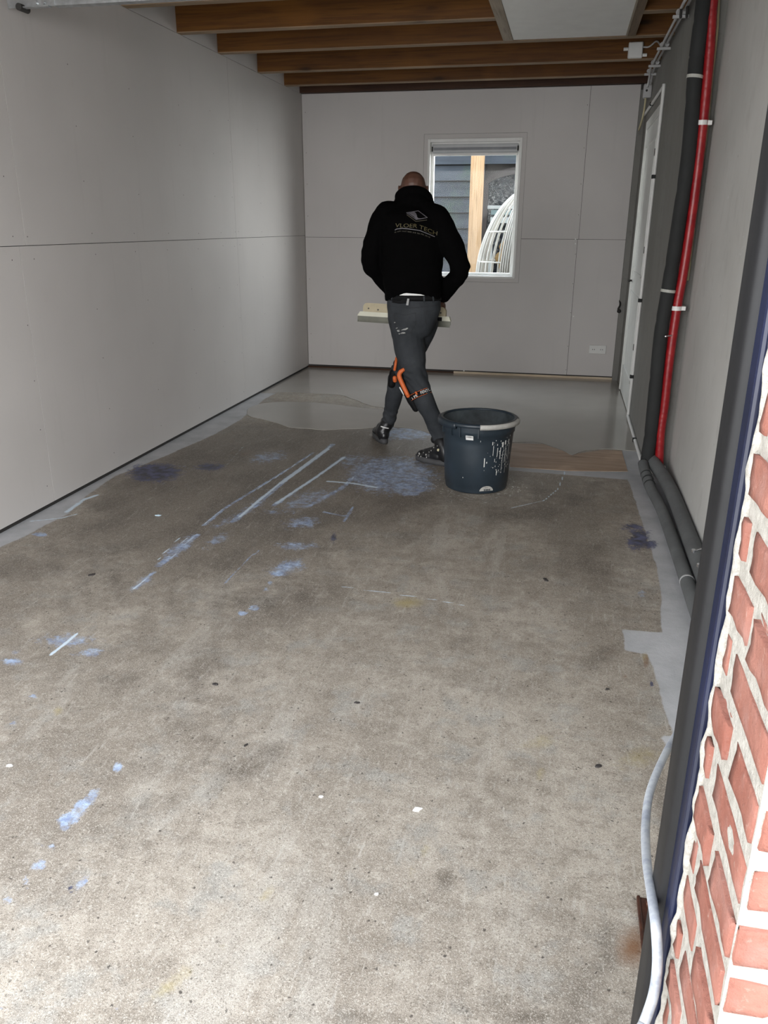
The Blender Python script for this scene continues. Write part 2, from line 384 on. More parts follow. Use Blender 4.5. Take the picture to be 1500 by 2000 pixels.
    ell('blue', 160, 1725, 9, 22, 1.0, -35); ell('navy', 138, 1737, 6, 8, 1.1); ell('blue', 15, 1760, 15, 16, .7, 30)
    ell('blue', 78, 1044, 13, 5, 1.1); ell('blue', 233, 1968, 12, 4, .95); ell('blue', 2, 1965, 8, 8, 1); ell('blue', 530, 1000, 30, 8, .6)
    poly('blue', [(505, 1075), (470, 1105), (440, 1140)], .007, .75); poly('blue', [(632, 1000), (672, 1008)], .012, .8)
    ell('blue', 345, 912, 40, 9, .5); poly('blue', [(690, 990), (672, 1018)], .01, .9)
    # dark patches
    ell('navy', 303, 922, 52, 18, 1.0); ell('navy', 410, 912, 34, 9, .8); ell('navy', 278, 935, 30, 8, .7)
    ell('navy', 1248, 1052, 26, 26, .86); ell('navy', 1235, 1028, 26, 8, .75); ell('navy', 1268, 1062, 20, 12, .8); ell('blue', 1250, 1045, 9, 8, .9)
    ell('blue', 1253, 1160, 9, 8, .8); ell('navy', 652, 1050, 7, 10, .85)
    poly('navy', [(1268, 1330), (1274, 1338)], .006, 1.0)
    # soil-darkened, trafficked back part of the slab
    area('dark', [(150, 1000), (300, 905), (430, 845), (560, 820), (880, 820), (880, 990), (700, 1060), (560, 1110), (380, 1150), (200, 1100), (90, 1080)], 1.1, .45)
    area('dark', [(1000, 920), (1235, 930), (1290, 1100), (1290, 1250), (1120, 1190), (1000, 1080), (880, 990)], .72, .35)
    area('dark', [(-80, 1100), (200, 1060), (420, 1130), (700, 1080), (890, 880), (655, 1160), (560, 1270), (430, 1440), (345, 1590), (250, 1750), (120, 1800), (-90, 1700)], .46, .10)
    ell('dark', 450, 900, 110, 45, 1.3); ell('dark', 330, 960, 150, 40, 1.15, 15); ell('dark', 560, 1180, 160, 40, .75, 25); ell('dark', 60, 1110, 90, 30, .8); ell('dark', 1195, 1850, 35, 70, .62); ell('dark', 1040, 1985, 80, 22, .8); ell('dark', 700, 1985, 120, 20, .6); ell('dark', 240, 1990, 90, 18, .6); area('dark', [(170, 985), (250, 935), (330, 895), (420, 855), (470, 850), (440, 960), (300, 1000), (180, 1000)], 1.35, .10); ell('dark', 480, 1500, 90, 35, .7, 25); ell('dark', 350, 1420, 110, 50, .62, 30); ell('dark', 1185, 1272, 45, 18, .9, 25); ell('dark', 1060, 1260, 60, 10, .35); ell('dark', 440, 1302, 30, 10, .8)
    ell('dark', 640, 1358, 20, 8, .85); ell('dark', 340, 1560, 60, 25, .6, 20); ell('dark', 912, 1917, 14, 10, 1.0); ell('dark', 870, 1720, 22, 30, .65, -30)
    ell('dark', 980, 1960, 230, 45, .52); ell('dark', 1150, 1900, 60, 70, .5); ell('dark', 60, 1900, 90, 60, .42); ell('dark', 620, 1900, 60, 50, .4); ell('dark', 460, 1300, 90, 30, .35, 20)
    ell('dark', 890, 1260, 30, 12, .6, 30); ell('dark', 1290, 1560, 20, 120, .6)
    # yellow and ochre spots
    ell('yel', 795, 1177, 34, 11, .95); ell('yel', 1250, 1478, 60, 30, .66, 10); ell('yel', 1060, 1450, 60, 25, .58); ell('yel', 1055, 1512, 12, 18, .75)
    ell('yel', 113, 1388, 12, 12, .8); ell('yel', 330, 1925, 70, 18, .72, 38); ell('yel', 523, 1742, 12, 28, .7, -35); ell('yel', 830, 1660, 12, 22, .62, -25)
    ell('yel', 805, 1700, 10, 20, .62); ell('yel', 440, 1850, 20, 12, .55); ell('rust', 1238, 1850, 34, 44, .95, 0, .9); ell('rust', 1250, 1775, 16, 30, .6); ell('rust', 1262, 1292, 5, 14, 1.0); ell('rust', 1222, 1322, 5, 4, .8); ell('rust', 1185, 1275, 40, 14, .42, 25); ell('rust', 60, 1108, 60, 18, .35); ell('rust', 470, 885, 60, 14, .45); ell('yel', 1260, 1285, 6, 12, .9)
    # pale scratches and slab joint
    poly('line', [(668, 1146), (760, 1158), (840, 1170), (905, 1182)], .006, .72)
    poly('line', [(1118, 892), (1104, 920), (1090, 955), (1062, 978), (1000, 992)], .005, .85)
    poly('dark', [(900, 870), (700, 1090), (650, 1165), (560, 1270), (430, 1440), (330, 1600), (250, 1740)], .006, .5)
    poly('line', [(130, 1000), (165, 975), (190, 967)], .018, .8); poly('line', [(60, 1018), (120, 1012), (150, 1004)], .010, .7)
    poly('line', [(475, 872), (455, 895), (440, 912)], .006, .6)
    # cement fillets
    area('light', [(1222, 922), (1248, 1000), (1262, 1045), (1284, 1110), (1292, 1165), (1290, 1215), (1296, 1236), (1216, 1230), (1222, 1270), (1266, 1278),
                   (1284, 1330), (1298, 1390), (1318, 1440), (1300, 1436), (1290, 1440), (1360, 1540), (1500, 1500), (1500, 1100), (1300, 900), (1235, 880), (1215, 878)], 1, .04)
    area('light', [(985, 905), (1225, 915), (1225, 937), (985, 918)], .95, .03)
    area('light', [(560, 715), (480, 750), (380, 800), (250, 870), (100, 940), (-60, 1030), (-100, 1100), (-60, 1085), (0, 1072), (60, 1045), (140, 1003), (165, 975), (230, 930), (330, 890), (420, 850), (470, 822), (520, 780), (600, 735)], .74, .05)
    ell('line', 315, 945, 50, 7, .44, 8, 1)
    for nm, ks in (('stain_a', ('blue', 'dark', 'light')), ('stain_b', ('yel', 'line', 'navy', 'rust'))):
        a = me.attributes.new(nm, 'FLOAT_COLOR', 'POINT')
        d = np.ones((len(co), 4), np.float32)
        for j, k in enumerate(ks): d[:, j] = ch[k]
        a.data.foreach_set('color', d.ravel())
    return struct(link('floor', me, M_floor))
build_floor()

# slab thickness / ground outside
bm = bmesh.new(); box(bm, -9, 9, -9, 0.45, -.12, -0.01); struct(obj('ground_front', bm, M_pave))
bm = bmesh.new(); box(bm, -6, 5, 8.80, 14, -.12, -0.01); struct(obj('ground_garden', bm, M_pave))

# ------------------------------------------------------------------ walls
def panel_wall(name, plane, val, thick, ucuts, vcuts, holes=(), mats=None, zgap=.022):
    """gypsum boards with open joints; plane 'x' or 'y'; ucuts per row: list of (z0,z1,[u...])"""
    bm = bmesh.new(); g = .0017
    for z0, z1, us in ucuts:
        for a, b in zip(us, us[1:]):
            parts = [(a+g, b-g, z0+g, z1-g)]
            for (ha, hb, hz0, hz1) in holes:
                new = []
                for (p, q, r, s) in parts:
                    if hb <= p or ha >= q or hz1 <= r or hz0 >= s: new.append((p, q, r, s)); continue
                    if ha > p: new.append((p, ha, r, s))
                    if hb < q: new.append((hb, q, r, s))
                    m0, m1 = max(p, ha), min(q, hb)
                    if hz0 > r: new.append((m0, m1, r, hz0))
                    if hz1 < s: new.append((m0, m1, hz1, s))
                parts = new
            for (p, q, r, s) in parts:
                if plane == 'x': box(bm, val-thick, val, p, q, r, s, 0)
                else: box(bm, p, q, val, val+thick, r, s, 0)
    return bm
ZS = 1.39
# left wall: boards in front, backing behind the joints
bm = panel_wall('wall_left', 'x', XL, .0125, [(.02, ZS, [Y0, 3.80, 6.705, YB+.02]), (ZS, ZB, [Y0, 3.86, 6.69, YB+.02]), (ZB, H, [Y0, 3.9, 6.6, YB+.02])], None)
box(bm, XL-.2, XL-.0127, Y0-.3, YB+.2, -.1, H+.05, 1)
wl = struct(obj('wall_left', bm, [M_gyp, M_seam]))
WX0, WX1, WZ0, WZ1 = -1.432, -0.508, .990, 2.300
bm = panel_wall('wall_back', 'y', YB, .0125, [(.035, ZS-.015, [XL+.003, .085, XR-.055]), (ZS-.015, ZB, [XL+.003, .095, XR-.055])], None, holes=[(WX0-.042, WX1+.042, WZ0-.040, WZ1+.045)])
for a, b, c, d in ((XL-.2, WX0, -.1, H+.05), (WX1, XN+.2, -.1, H+.05), (WX0, WX1, -.1, WZ0), (WX0, WX1, WZ1, H+.05)):
    box(bm, a, b, YB+.0127, YB+.18, c, d, 1)
# board surround of the window, set a hair back from the wall boards
for a, b, c, d in ((WX0-.040, WX0, WZ0-.038, WZ1+.043), (WX1, WX1+.040, WZ0-.038, WZ1+.043), (WX0, WX1, WZ0-.038, WZ0), (WX0, WX1, WZ1, WZ1+.043)):
    box(bm, a, b, YB+.003, YB+.0125, c, d, 0)
wb = struct(obj('wall_back', bm, [M_gypd, M_seam]))
# right wall: far part stands 13 cm proud of the near part, the step faces the opening
YST = 5.20
DY0, DY1, DZ1 = 6.83, 8.10, 2.36
bm = bmesh.new()
for a, b, c, d in ((YST, DY0, -.1, H), (DY1, YB, -.1, H), (DY0, DY1, DZ1, H)): box(bm, XR, XR+.35, a, b, c, d, 0)
box(bm, XR+.10, XR+.35, DY0, DY1, -.1, DZ1, 0)
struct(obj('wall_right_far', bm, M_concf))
bm = bmesh.new(); box(bm, XN, XN+.22, Y0, YST, -.1, H, 0)
struct(obj('wall_right_near', bm, M_conc))
# front: lintel, left pier, piece behind the brick pier
bm = bmesh.new()
box(bm, XL-.2, XN+.2, Y0-.10, Y0+.02, 2.48, H+.05); box(bm, XL-.2, -2.72, Y0-.10, Y0+.02, -.1, 2.48); box(bm, .235, XN+.2, Y0+.0, Y0+.08, -.1, 2.48)
struct(obj('wall_front', bm, M_conc))
# ceiling deck above the beams
bm = bmesh.new(); box(bm, XL-.2, XN+.3, Y0-.3, YB+.2, H, H+.06); struct(obj('ceiling', bm, M_beamd))
bm = bmesh.new(); box(bm, XL-.0126, XL-.006, Y0+.02, YB, -.002, .019); struct(obj('base_gap_shade_left', bm, M_dark))  # dark strip put in as the shade of the open gap under the boards
# dark skirting gap and timber strip along the back wall
bm = bmesh.new(); box(bm, XL, XR-.06, YB-.006, YB+.0128, 0.0, .018); struct(obj('baseboard_back', bm, M_beamd))
bm = bmesh.new(); box(bm, -1.1, XR-.05, YB-.012, YB-.0065, .0045, .026); struct(obj('trim_1', bm, M_pale))

# screws in the boards, each a small dark dimple
scr = bmesh.new(); bmesh.ops.create_circle(scr, cap_ends=True, radius=.0036, segments=8)
me_s = bpy.data.meshes.new('screw_head'); scr.to_mesh(me_s); scr.free()
ms = simple('screw_dimple', (.10, .085, .08), .6); me_s.materials.append(ms)
def screw(p, rot, par):
    o = bpy.data.objects.new('screw_head', me_s); COL.objects.link(o); o.location = p; o.rotation_euler = rot; o.parent = par
for z in (ZS-.06, ZS+.05):
    for y in (3.74, 3.9, 4.5, 5.0, 5.45, 5.95, 6.4, 6.66, 6.75, 7.3, 7.9): screw((XL+.0008, y+random.uniform(-.03, .03), z+random.uniform(-.008, .008)), (0, math.radians(90), 0), wl)
for yc in (3.76, 4.45, 5.1, 5.75, 6.3, 6.66, 7.3):
    for z in (.12, .42, .72, 1.02, 1.7, 2.0, 2.3): screw((XL+.0008, yc+random.uniform(-.02, .02), z+random.uniform(-.03, .03)), (0, math.radians(90), 0), wl)
for xc in (-2.69, .075):
    for z in (.1, .35, .65, .95, 1.25, 1.6, 1.9, 2.2, 2.55): screw((xc, YB-.0008, z+random.uniform(-.02, .02)), (math.radians(90), 0, 0), wb)

# ------------------------------------------------------------------ ceiling beams
def beam(y, x0, x1, label, name='ceiling_beam', zt=H, th=.068, m=None, edge=True, zb=ZB):
    bm = bmesh.new(); box(bm, x0, x1, y, y+th, zb+.006, zt, 0); box(bm, x0, x1, y-.0015, y+th+.0015, zb, zb+.006, 1)
    return tag(obj(name, bm, [m or M_beam, M_edge]), label, 'beam', 'timber ceiling beams')
BX = XL+.001
HX0, HX1, TX0, TX1 = -.489, .280, -.560, .341
YH = 6.50
beam(5.085, BX, XN-.001, 'brown timber ceiling beam at the very top edge, behind the steel rail')
def split_beam(y, label):
    t = empty('ceiling_beam', (0, y, ZB)); tag(t, label, 'beam', 'timber ceiling beams')
    for a, b in ((BX, TX0-.001), (TX1+.001, XR-.001)):
        bm = bmesh.new(); box(bm, a, b, 0, .068, .006, H-ZB, 0); box(bm, a, b, -.0015, .0695, 0, .006, 1)
        o = obj('beam_section', bm, [M_beam, M_edge], t)
    return t
split_beam(5.822, 'timber ceiling beam with large knots, interrupted by the white hatch panel')
beam(6.516, BX, XR-.001, 'timber ceiling beam with a pale lower edge, closing the far end of the hatch')
beam(7.366, BX, XR-.001, 'timber ceiling beam carrying the square junction box at its right end')
beam(8.065, BX, XR-.001, 'short-looking timber ceiling beam, last one before the dark ledger')
bm = bmesh.new(); box(bm, BX, XR-.001, YB-.05, YB-.001, ZB+.003, H, 0)
tag(obj('wall_ledger', bm, M_beamd), 'dark reddish timber ledger along the top of the back wall', 'beam')
# hatch: white board flush with the beams between two trimmers
hp = empty('ceiling_hatch', (0, 5.17, ZB)); tag(hp, 'white painted ceiling hatch board between timber trimmers, above the worker', 'hatch')
bm = bmesh.new(); box(bm, HX0, HX1, .0, YH-5.17, .004, .022); obj('panel', bm, M_white, hp)
bm = bmesh.new(); box(bm, TX0, HX0-.002, 0, YH-5.17, 0, .20); obj('trimmer', bm, M_trimp, hp)
bm = bmesh.new(); box(bm, HX1+.008, TX1, 0, YH-5.17, 0, .20); obj('trimmer', bm, M_trimy, hp)
bm = bmesh.new(); box(bm, HX1-.004, HX1+.007, 0, YH-5.17, -.003, .02); obj('edge_bead', bm, M_trimp, hp)

# galvanised rail hung below the ceiling, top left
t = empty('steel_door_rail', (-2.6, 3.95, 2.48)); tag(t, 'galvanised steel rail crossing the top left corner below the ceiling', 'rail')
bm = bmesh.new(); box(bm, .13, 2.9, -.002, .002, -.010, .06); box(bm, .13, 2.9, 0, .045, -.010, -.006); box(bm, .13, 2.9, 0, .045, .056, .06)
obj('rail', bm, M_galv, t)
bm = bmesh.new(); box(bm, -.11, .14, -.006, -.002, -.012, .05); box(bm, -.02, .12, -.03, .0, -.018, -.012)
for xx in (.045, .085): tube(bm, [(xx, -.014, .004), (xx, -.006, .004)], .008)
obj('bracket', bm, M_galv, t)
bm = bmesh.new(); tube(bm, [(-.03, -.04, -.015), (-.03, .03, -.015)], .016); obj('roller', bm, M_dark, t)
bm = bmesh.new(); box(bm, 1.0, 1.03, .005, .015, .0, .48); obj('hanger', bm, M_galv, t)

# ------------------------------------------------------------------ window
w = empty('window_1', ((WX0+WX1)/2, YB, WZ0)); struct(w)
w0, w1, wh = WX0-w.location.x, WX1-w.location.x, WZ1-WZ0
def ringframe(bm, x0, x1, z0, z1, y0, y1, t, tb=None, tt=None, mi=0, bev=.003):
    tb = tb or t; tt = tt or t
    box(bm, x0, x0+t, y0, y1, z0, z1, mi, bev); box(bm, x1-t, x1, y0, y1, z0, z1, mi, bev)
    box(bm, x0+t-.001, x1-t+.001, y0, y1, z0, z0+tb, mi, bev); box(bm, x0+t-.001, x1-t+.001, y0, y1, z1-tt, z1, mi, bev)
bm = bmesh.new(); ringframe(bm, w0, w1, 0, wh, -.008, .10, .026, .022, .030); ringframe(bm, w0+.024, w1-.024, .02, wh-.028, .045, .105, .032, .030, .034)
obj('window_frame', bm, M_white, w)
bm = bmesh.new(); box(bm, w0+.05, w1-.05, .078, .082, .045, wh-.055)
def glass_mat():
    n = NT('window_glass'); n.t.nodes.remove(n.b)
    tr = n.N('ShaderNodeBsdfTransparent'); gl = n.N('ShaderNodeBsdfGlossy'); gl.inputs['Roughness'].default_value = .02
    tr.inputs[0].default_value = (.93, .95, .95, 1)
    fr = n.N('ShaderNodeFresnel'); fr.inputs[0].default_value = 1.45; mx = n.N('ShaderNodeMixShader')
    n.L(n.math('MULTIPLY', fr.outputs[0], .2), mx.inputs[0]); n.L(tr.outputs[0], mx.inputs[1]); n.L(gl.outputs[0], mx.inputs[2]); n.L(mx.outputs[0], n.out.inputs[0]); return n.m
M_glass = glass_mat(); obj('pane', bm, M_glass, w)
bl = empty('roller_blind', (w.location.x, YB+.02, WZ1-.09)); tag(bl, 'rolled-up grey roller blind cassette across the top of the window', 'blind')
M_blind = simple('blind_cassette', (.42, .43, .44), .35, var=.06)
bm = bmesh.new(); box(bm, w0+.04, w1-.04, 0, .05, -.035, .042, 0, .006); obj('cassette', bm, M_blind, bl)
bm = bmesh.new(); box(bm, w0+.055, w1-.055, -.004, .002, -.012, .012, 0, .001); obj('front_groove', bm, simple('groove_grey', (.22, .23, .25), .5), bl)
bm = bmesh.new(); box(bm, w0+.045, w1-.045, .01, .04, -.062, -.037, 0, .004); obj('bottom_bar', bm, M_white, bl)
for xx in (w0+.036, w1-.048):
    bm = bmesh.new(); box(bm, xx, xx+.012, -.003, .04, -.022, .022); obj('end_cap', bm, M_dark, bl)

# ------------------------------------------------------------------ door in the right wall
d = empty('door_1', (XR, DY0, 0)); struct(d)
bm = bmesh.new()
L = DY1-DY0
for a, b, c, e in ((0, .07, 0.01, DZ1), (L-.07, L, .01, DZ1), (.07, L-.07, DZ1-.07, DZ1)): box(bm, -.012, .09, a, b, c, e, 0, .003)
obj('door_frame', bm, M_doorw, d)
bm = bmesh.new(); box(bm, -.004, .04, .072, L-.072, .015, DZ1-.072, 0, .002)
ringy = [(.18, L-.18, .25, .95), (.18, L-.18, 1.1, DZ1-.2)]
for a, b, c, e in ringy:
    for p, q, r, s in ((a, a+.025, c, e), (b-.025, b, c, e), (a, b, c, c+.025), (a, b, e-.025, e)): box(bm, -.010, .0, p, q, r, s, 0, .003)
obj('door_leaf', bm, M_doorw, d)
bm = bmesh.new(); tube(bm, spline([(.02, L-.14, 1.03), (-.03, L-.14, 1.03), (-.035, L-.18, 1.03), (-.035, L-.26, 1.03)], 5), .008); obj('door_handle', bm, M_dark, d)
for z in (.55, 1.3, 2.0):
    bm = bmesh.new(); tube(bm, [(-.016, .03, z), (-.016, .03, z+.05)], .007); obj('hinge', bm, M_dark, d)
# dark plaster fillet in the back right corner
bm = bmesh.new(); box(bm, XR-.055, XR-.001, YB-.035, YB-.0015, 0.0, ZB-.05); struct(obj('trim_2', bm, M_concf))

# ------------------------------------------------------------------ services on the right wall
def tube_obj(name, pts, r, mat, parent=None, seg=12, n=8, loc=None):
    bm = bmesh.new(); tube(bm, spline(pts, n) if n else pts, r, seg); return obj(name, bm, mat, parent, True)
# dark foam sleeve pipe
yp = 5.10
P = [at(a, b, y=yp) for a, b in ((1371, 30), (1362, 100), (1357, 150), (1345, 300), (1325, 440), (1306, 560), (1291, 650), (1281, 750), (1271, 850), (1263, 905))]
P = [P[0]+Vector((0, 0, .30))]+P
P[-1].z = .16; P.append(Vector((P[-1].x, yp-.01, .07)))
t = empty('dark_insulated_pipe', (P[-1].x, yp, 0)); tag(t, 'dark foam-sleeved pipe running up the wall left of the red pipe', 'pipe')
def loc(t, P): return [p-t.location for p in P]
r_ = [.040 if i % 9 else .037 for i in range(len(spline(P)))]
bm = bmesh.new(); tube(bm, spline(loc(t, P)), r_, 16); obj('foam_sleeve', bm, M_foam, t, True)
M_tape = simple('pale_tape', (.42, .42, .38), .6)
def band(name, c, r, h, mat, parent, ax=Vector((0, 0, 1)), lug=None):
    bm = bmesh.new(); ax = ax.normalized(); c = Vector(c)
    tube(bm, [c-ax*h/2, c+ax*h/2], r, 20)
    if lug: box(bm, *lug)
    return obj(name, bm, mat, parent, False)
for (a, b) in ((1357, 150), (1305, 568)):
    p = at(a, b, y=yp); band('tape', loc(t, [p])[0], .043, .016, M_tape, t, Vector((.1, 0, 1)))
# red pipe
yr = 5.10
Q = [at(a, b, y=yr) for a, b in ((1392, 5), (1386, 100), (1375, 220), (1363, 330), (1350, 430), (1335, 530), (1322, 602), (1308, 700), (1298, 790), (1290, 850), (1281, 925))]
Q = [Q[0]+Vector((-.004, 0, .33))]+Q; Q[-1].z = .02; Q[-1].x = .668
t = empty('red_pipe', (Q[-1].x, yr, 0)); tag(t, 'bright red corrugated sleeve pipe fixed upright with white clips', 'pipe')
bm = bmesh.new(); sp = spline(loc(t, Q), 24); tube(bm, sp, [.0265+.0004*math.sin(i*1.6) for i in range(len(sp))], 14); obj('red_sleeve', bm, M_red, t, True)
for (a, b) in ((1371, 240), (1321, 602), (1283, 914)):
    p = at(a, b, y=yr); q = loc(t, [p])[0]
    bm = bmesh.new(); tube(bm, [q-Vector((0, 0, .012)), q+Vector((0, 0, .012))], .0305, 20); box(bm, q.x+.02, q.x+.052, q.y-.012, q.y+.03, q.z-.012, q.z+.012, 0, .003); box(bm, q.x-.012, q.x+.012, q.y+.02, YST-yr, q.z-.01, q.z+.01); obj('pipe_clip', bm, M_white, t)
# yellowed conduit behind it
t = tube_obj('yellowed_conduit', [at(1404, -40, y=5.16), at(1399, 60, y=5.16), at(1389, 150, y=5.16), at(1380, 250, y=5.17)]+[Vector((.695, 5.175, 1.7)), Vector((.70, 5.18, 1.2))], .011, M_pvcy)
tag(t, 'thin yellowed conduit just right of the red pipe near the ceiling', 'conduit')
# two sleeves along the foot of the wall
for nm, lab, pts, r in (('floor_insulated_pipe', 'grey foam-sleeved pipe on the floor tight against the right wall',
        [(.600, 5.17, .13), (.635, 5.03, .10), (.672, 4.85, .075), (.69, 4.5, .066), (.690, 3.9, .066), (.690, 3.2, .066), (.690, 2.4, .066), (.688, 1.6, .066), (.686, 1.10, .066)], .040),
       ('floor_insulated_pipe', 'thinner grey sleeved pipe on the floor, outer one of the pair along the right wall',
        [(.560, 5.06, .105), (.568, 4.96, .075), (.588, 4.75, .036), (.612, 4.4, .033), (.620, 3.9, .033), (.622, 3.2, .033), (.622, 2.4, .033), (.620, 1.6, .033), (.62, 1.1, .033)], .031)):
    o = empty(nm, pts[0][:2]+(0,)); tag(o, lab, 'pipe', 'foam-sleeved pipes on the floor')
    bm = bmesh.new(); tube(bm, spline(loc(o, [Vector(p) for p in pts])), r, 16); obj('foam_sleeve', bm, M_foamg, o, True)
    if r < .035:
        c = loc(o, [Vector((.604, 4.72, .036))])[0]
        for k in range(3): band('tape', loc(o, [Vector((.572+k*.006, 4.93-k*.06, .068-k*.012))])[0], .033, .008, M_foam, o, Vector((.1, -1, -.15)))
        band('tape', loc(o, [Vector((.622, 3.42, .033))])[0], .0325, .012, simple('clear_tape', (.40, .40, .40), .4), o, Vector((0, 1, 0)))
    else:
        for yy in (3.62, 3.45):
            bm = bmesh.new(); c = loc(o, [Vector((.668, yy, .103))])[0]
            tube(bm, [c, c+Vector((.07, 0, .03))], .004); tube(bm, [c-Vector((0, .0, .006)), c+Vector((0, 0, .006))], .012); obj('wing_screw', bm, M_chrome, o)
t = tube_obj('steel_rod', [(.722, 3.3, .125), (.722, 2.2, .125)], .005, M_chrome, n=0); tag(t, 'thin bright rod resting above the grey sleeves against the wall', 'rod')
# small screws beside the dark pipe
for a, b in ((1300, 657), (1268, 905)):
    p = at(a, b, y=5.05); bm = bmesh.new(); tube(bm, [(p.x, p.y, p.z), (p.x+.035, p.y+.02, p.z+.004)], .004); ball(bm, p, .008)
    tag(obj('pipe_screw', bm, M_chrome), 'shiny screw end sticking out beside the dark pipe, %s' % ('at knee height' if b < 800 else 'close to the floor'), 'screw')

# grey conduits under the beams along the wall
t = empty('twin_conduit', (XR-.03, 6.6, 2.70)); tag(t, 'pair of grey conduits running under the beams along the right wall', 'conduit')
for dx, dz in ((0, .012), (-.034, -.004)):
    bm = bmesh.new(); tube(bm, spline([(dx, -1.2, dz), (dx, -.5, dz), (dx, .3, dz), (dx+.0, .9, dz), (dx*.6, 1.15, dz-.03), (dx*.6, 1.25, dz-.09)]), .009); obj('conduit', bm, M_pvc, t, True)
for y_ in (-.86, .08, .75, 1.12):
    bm = bmesh.new(); box(bm, -.065, .028, y_, y_+.018, -.03, -.013, 0, .003)
    for dx in (-.034, 0): tube(bm, [(dx, y_-.004, .003), (dx, y_+.022, .003)], .015)
    obj('conduit_clip', bm, M_pvc, t)
bm = bmesh.new()
for dx in (-.034, 0): tube(bm, spline([(dx, -.98, .0), (dx, -1.0, -.05), (dx+.005, -.96, -.045)], 6), .008)
obj('bend', bm, M_dark, t, True)
# junction box on the beam
jb = empty('junction_box', (.395, 7.366, 2.79)); tag(jb, 'square white junction box screwed to a ceiling beam near the right wall', 'box')
bm = bmesh.new(); box(bm, -.055, .055, -.045, -.001, -.055, .055, 0, .008); obj('housing', bm, M_pvcw, jb)
bm = bmesh.new(); box(bm, -.05, .05, -.052, -.044, -.05, .05, 0, .004); obj('lid', bm, M_white, jb)
for x_, z_ in ((-.09, .01), (.055, -.035)):
    bm = bmesh.new(); tube(bm, [(x_, -.022, z_), (x_+.034, -.022, z_)], .012); obj('gland', bm, M_pvcw, jb)
bm = bmesh.new(); tube(bm, spline([(.055, -.022, .02), (.10, -.03, .02), (.15, -.05, .05), (.18, -.2, -.02)]), .006); obj('cable', bm, M_pvc, jb, True)
# second little box where the conduits end, with a yellowish lead
t = empty('corner_box', (XR-.035, 8.02, 2.60)); tag(t, 'small grey box under the last beam where the conduits end', 'box')
bm = bmesh.new(); box(bm, -.035, .034, -.035, .035, -.06, .05, 0, .01); obj('housing', bm, M_pvc, t)
bm = bmesh.new(); tube(bm, [(-.01, -.040, -.005), (-.01, -.034, -.005)], .009); obj('grommet', bm, M_dark, t)
bm = bmesh.new(); tube(bm, spline([(-.01, 0, -.06), (-.008, .05, -.12), (-.012, .1, -.2), (-.02, .3, -.28)]), .008); obj('lead', bm, M_pvcy, t, True)
# white conduit framing the door then running along the foot of the wall
xw = XR-.012
pts = [(xw, 8.45, 2.455), (xw, 7.6, 2.455), (xw, 6.86, 2.455), (xw, 6.80, 2.44), (xw, 6.785, 2.38), (xw, 6.785, 1.4), (xw, 6.785, .3), (xw, 6.78, .06), (xw, 6.72, .025), (xw, 6.2, .02), (xw, 5.55, .02), (xw, 5.32, .03)]
t = empty('white_conduit', (xw, 6.8, 0)); tag(t, 'white conduit bent around the door and down to the floor', 'conduit')
bm = bmesh.new(); tube(bm, spline(loc(t, [Vector(p) for p in pts]), 6), .0125); obj('conduit', bm, M_pvcw, t, True)
for y_, z_ in ((7.7, 2.455), (6.785, 1.85), (6.785, .95), (6.785, .35), (6.0, .02)):
    v = loc(t, [Vector((xw, y_, z_))])[0]; bm = bmesh.new(); box(bm, -.018, .011, v.y-.014, v.y+.014, v.z-.014, v.z+.014, 0, .003); obj('clip', bm, M_foam, t)
# socket on the back wall
so = empty('wall_socket', (.374, YB, .308)); tag(so, 'double white power socket low on the back wall', 'socket')
bm = bmesh.new(); box(bm, -.085, .085, -.012, 0, -.043, .043, 0, .004); obj('plate', bm, M_pvcw, so)
for x_ in (-.04, .04):
    bm = bmesh.new(); lathe(bm, [(.026, 0), (.026, .004), (.021, .004), (.021, .001)], seg=24)
    for v in bm.verts: v.co = Vector((v.co.x+x_, -.012-v.co.z, v.co.y))
    o = obj('outlet', bm, M_white, so)
    bm = bmesh.new()
    for dx in (-.009, .009): tube(bm, [(x_+dx, -.0125, 0), (x_+dx, -.0145, 0)], .004)
    obj('pin_hole', bm, M_dark, o)
bm = bmesh.new(); tube(bm, spline([(.545, YB-.02, .80), (.55, YB-.05, .76), (.535, YB-.06, .72), (.55, YB-.045, .69)]), .009); ball(bm, (.545, YB-.05, .70), .02)
tag(obj('cable_stub', bm, M_dark, None, True), 'short black cable stub sticking out beside the door corner', 'cable')
for i, (a, b) in enumerate(((906, 724), (1124, 467), (1124, 476), (1120, 618))):
    p = at(a, b, y=YB-.004); bm = bmesh.new(); tube(bm, [(p.x, p.y, p.z), (p.x, p.y+.004, p.z)], .007)
    tag(obj('wall_plug', bm, M_white), ['tiny white plug low on the back wall right of the worker', 'tiny white plug just above the crossing of board joints', 'tiny white plug just below the crossing of board joints', 'tiny white plug on the vertical joint above the socket'][i], 'plug')

# ------------------------------------------------------------------ poured screed and plywood
def slab(name, px, z0, z1, mat, n=4, ragged=0, jitter=None):
    P = [at(*p, z=0) if not isinstance(p, Vector) else p for p in px]
    P = spline(P+[P[0]], n)[:-1] if n else P
    if jitter:
        P = [Vector((p.x+noise.noise(p*6)*jitter, p.y+noise.noise(p*6+Vector((9, 9, 9)))*jitter, 0)) for p in P]
    bm = bmesh.new(); b = [bm.verts.new((p.x, p.y, z0)) for p in P]; t_ = [bm.verts.new((p.x, p.y, z1)) for p in P]
    f = bm.faces.new(t_); 
    if f.normal.z < 0 or (f.normal_update() or f.normal.z < 0): f.normal_flip()
    for i in range(len(P)):
        j = (i+1) % len(P); bm.faces.new((b[i], b[j], t_[j], t_[i]))
    bmesh.ops.recalc_face_normals(bm, faces=bm.faces[:])
    bmesh.ops.triangulate(bm, faces=[f_ for f_ in bm.faces if len(f_.verts) > 4])
    return obj(name, bm, mat)
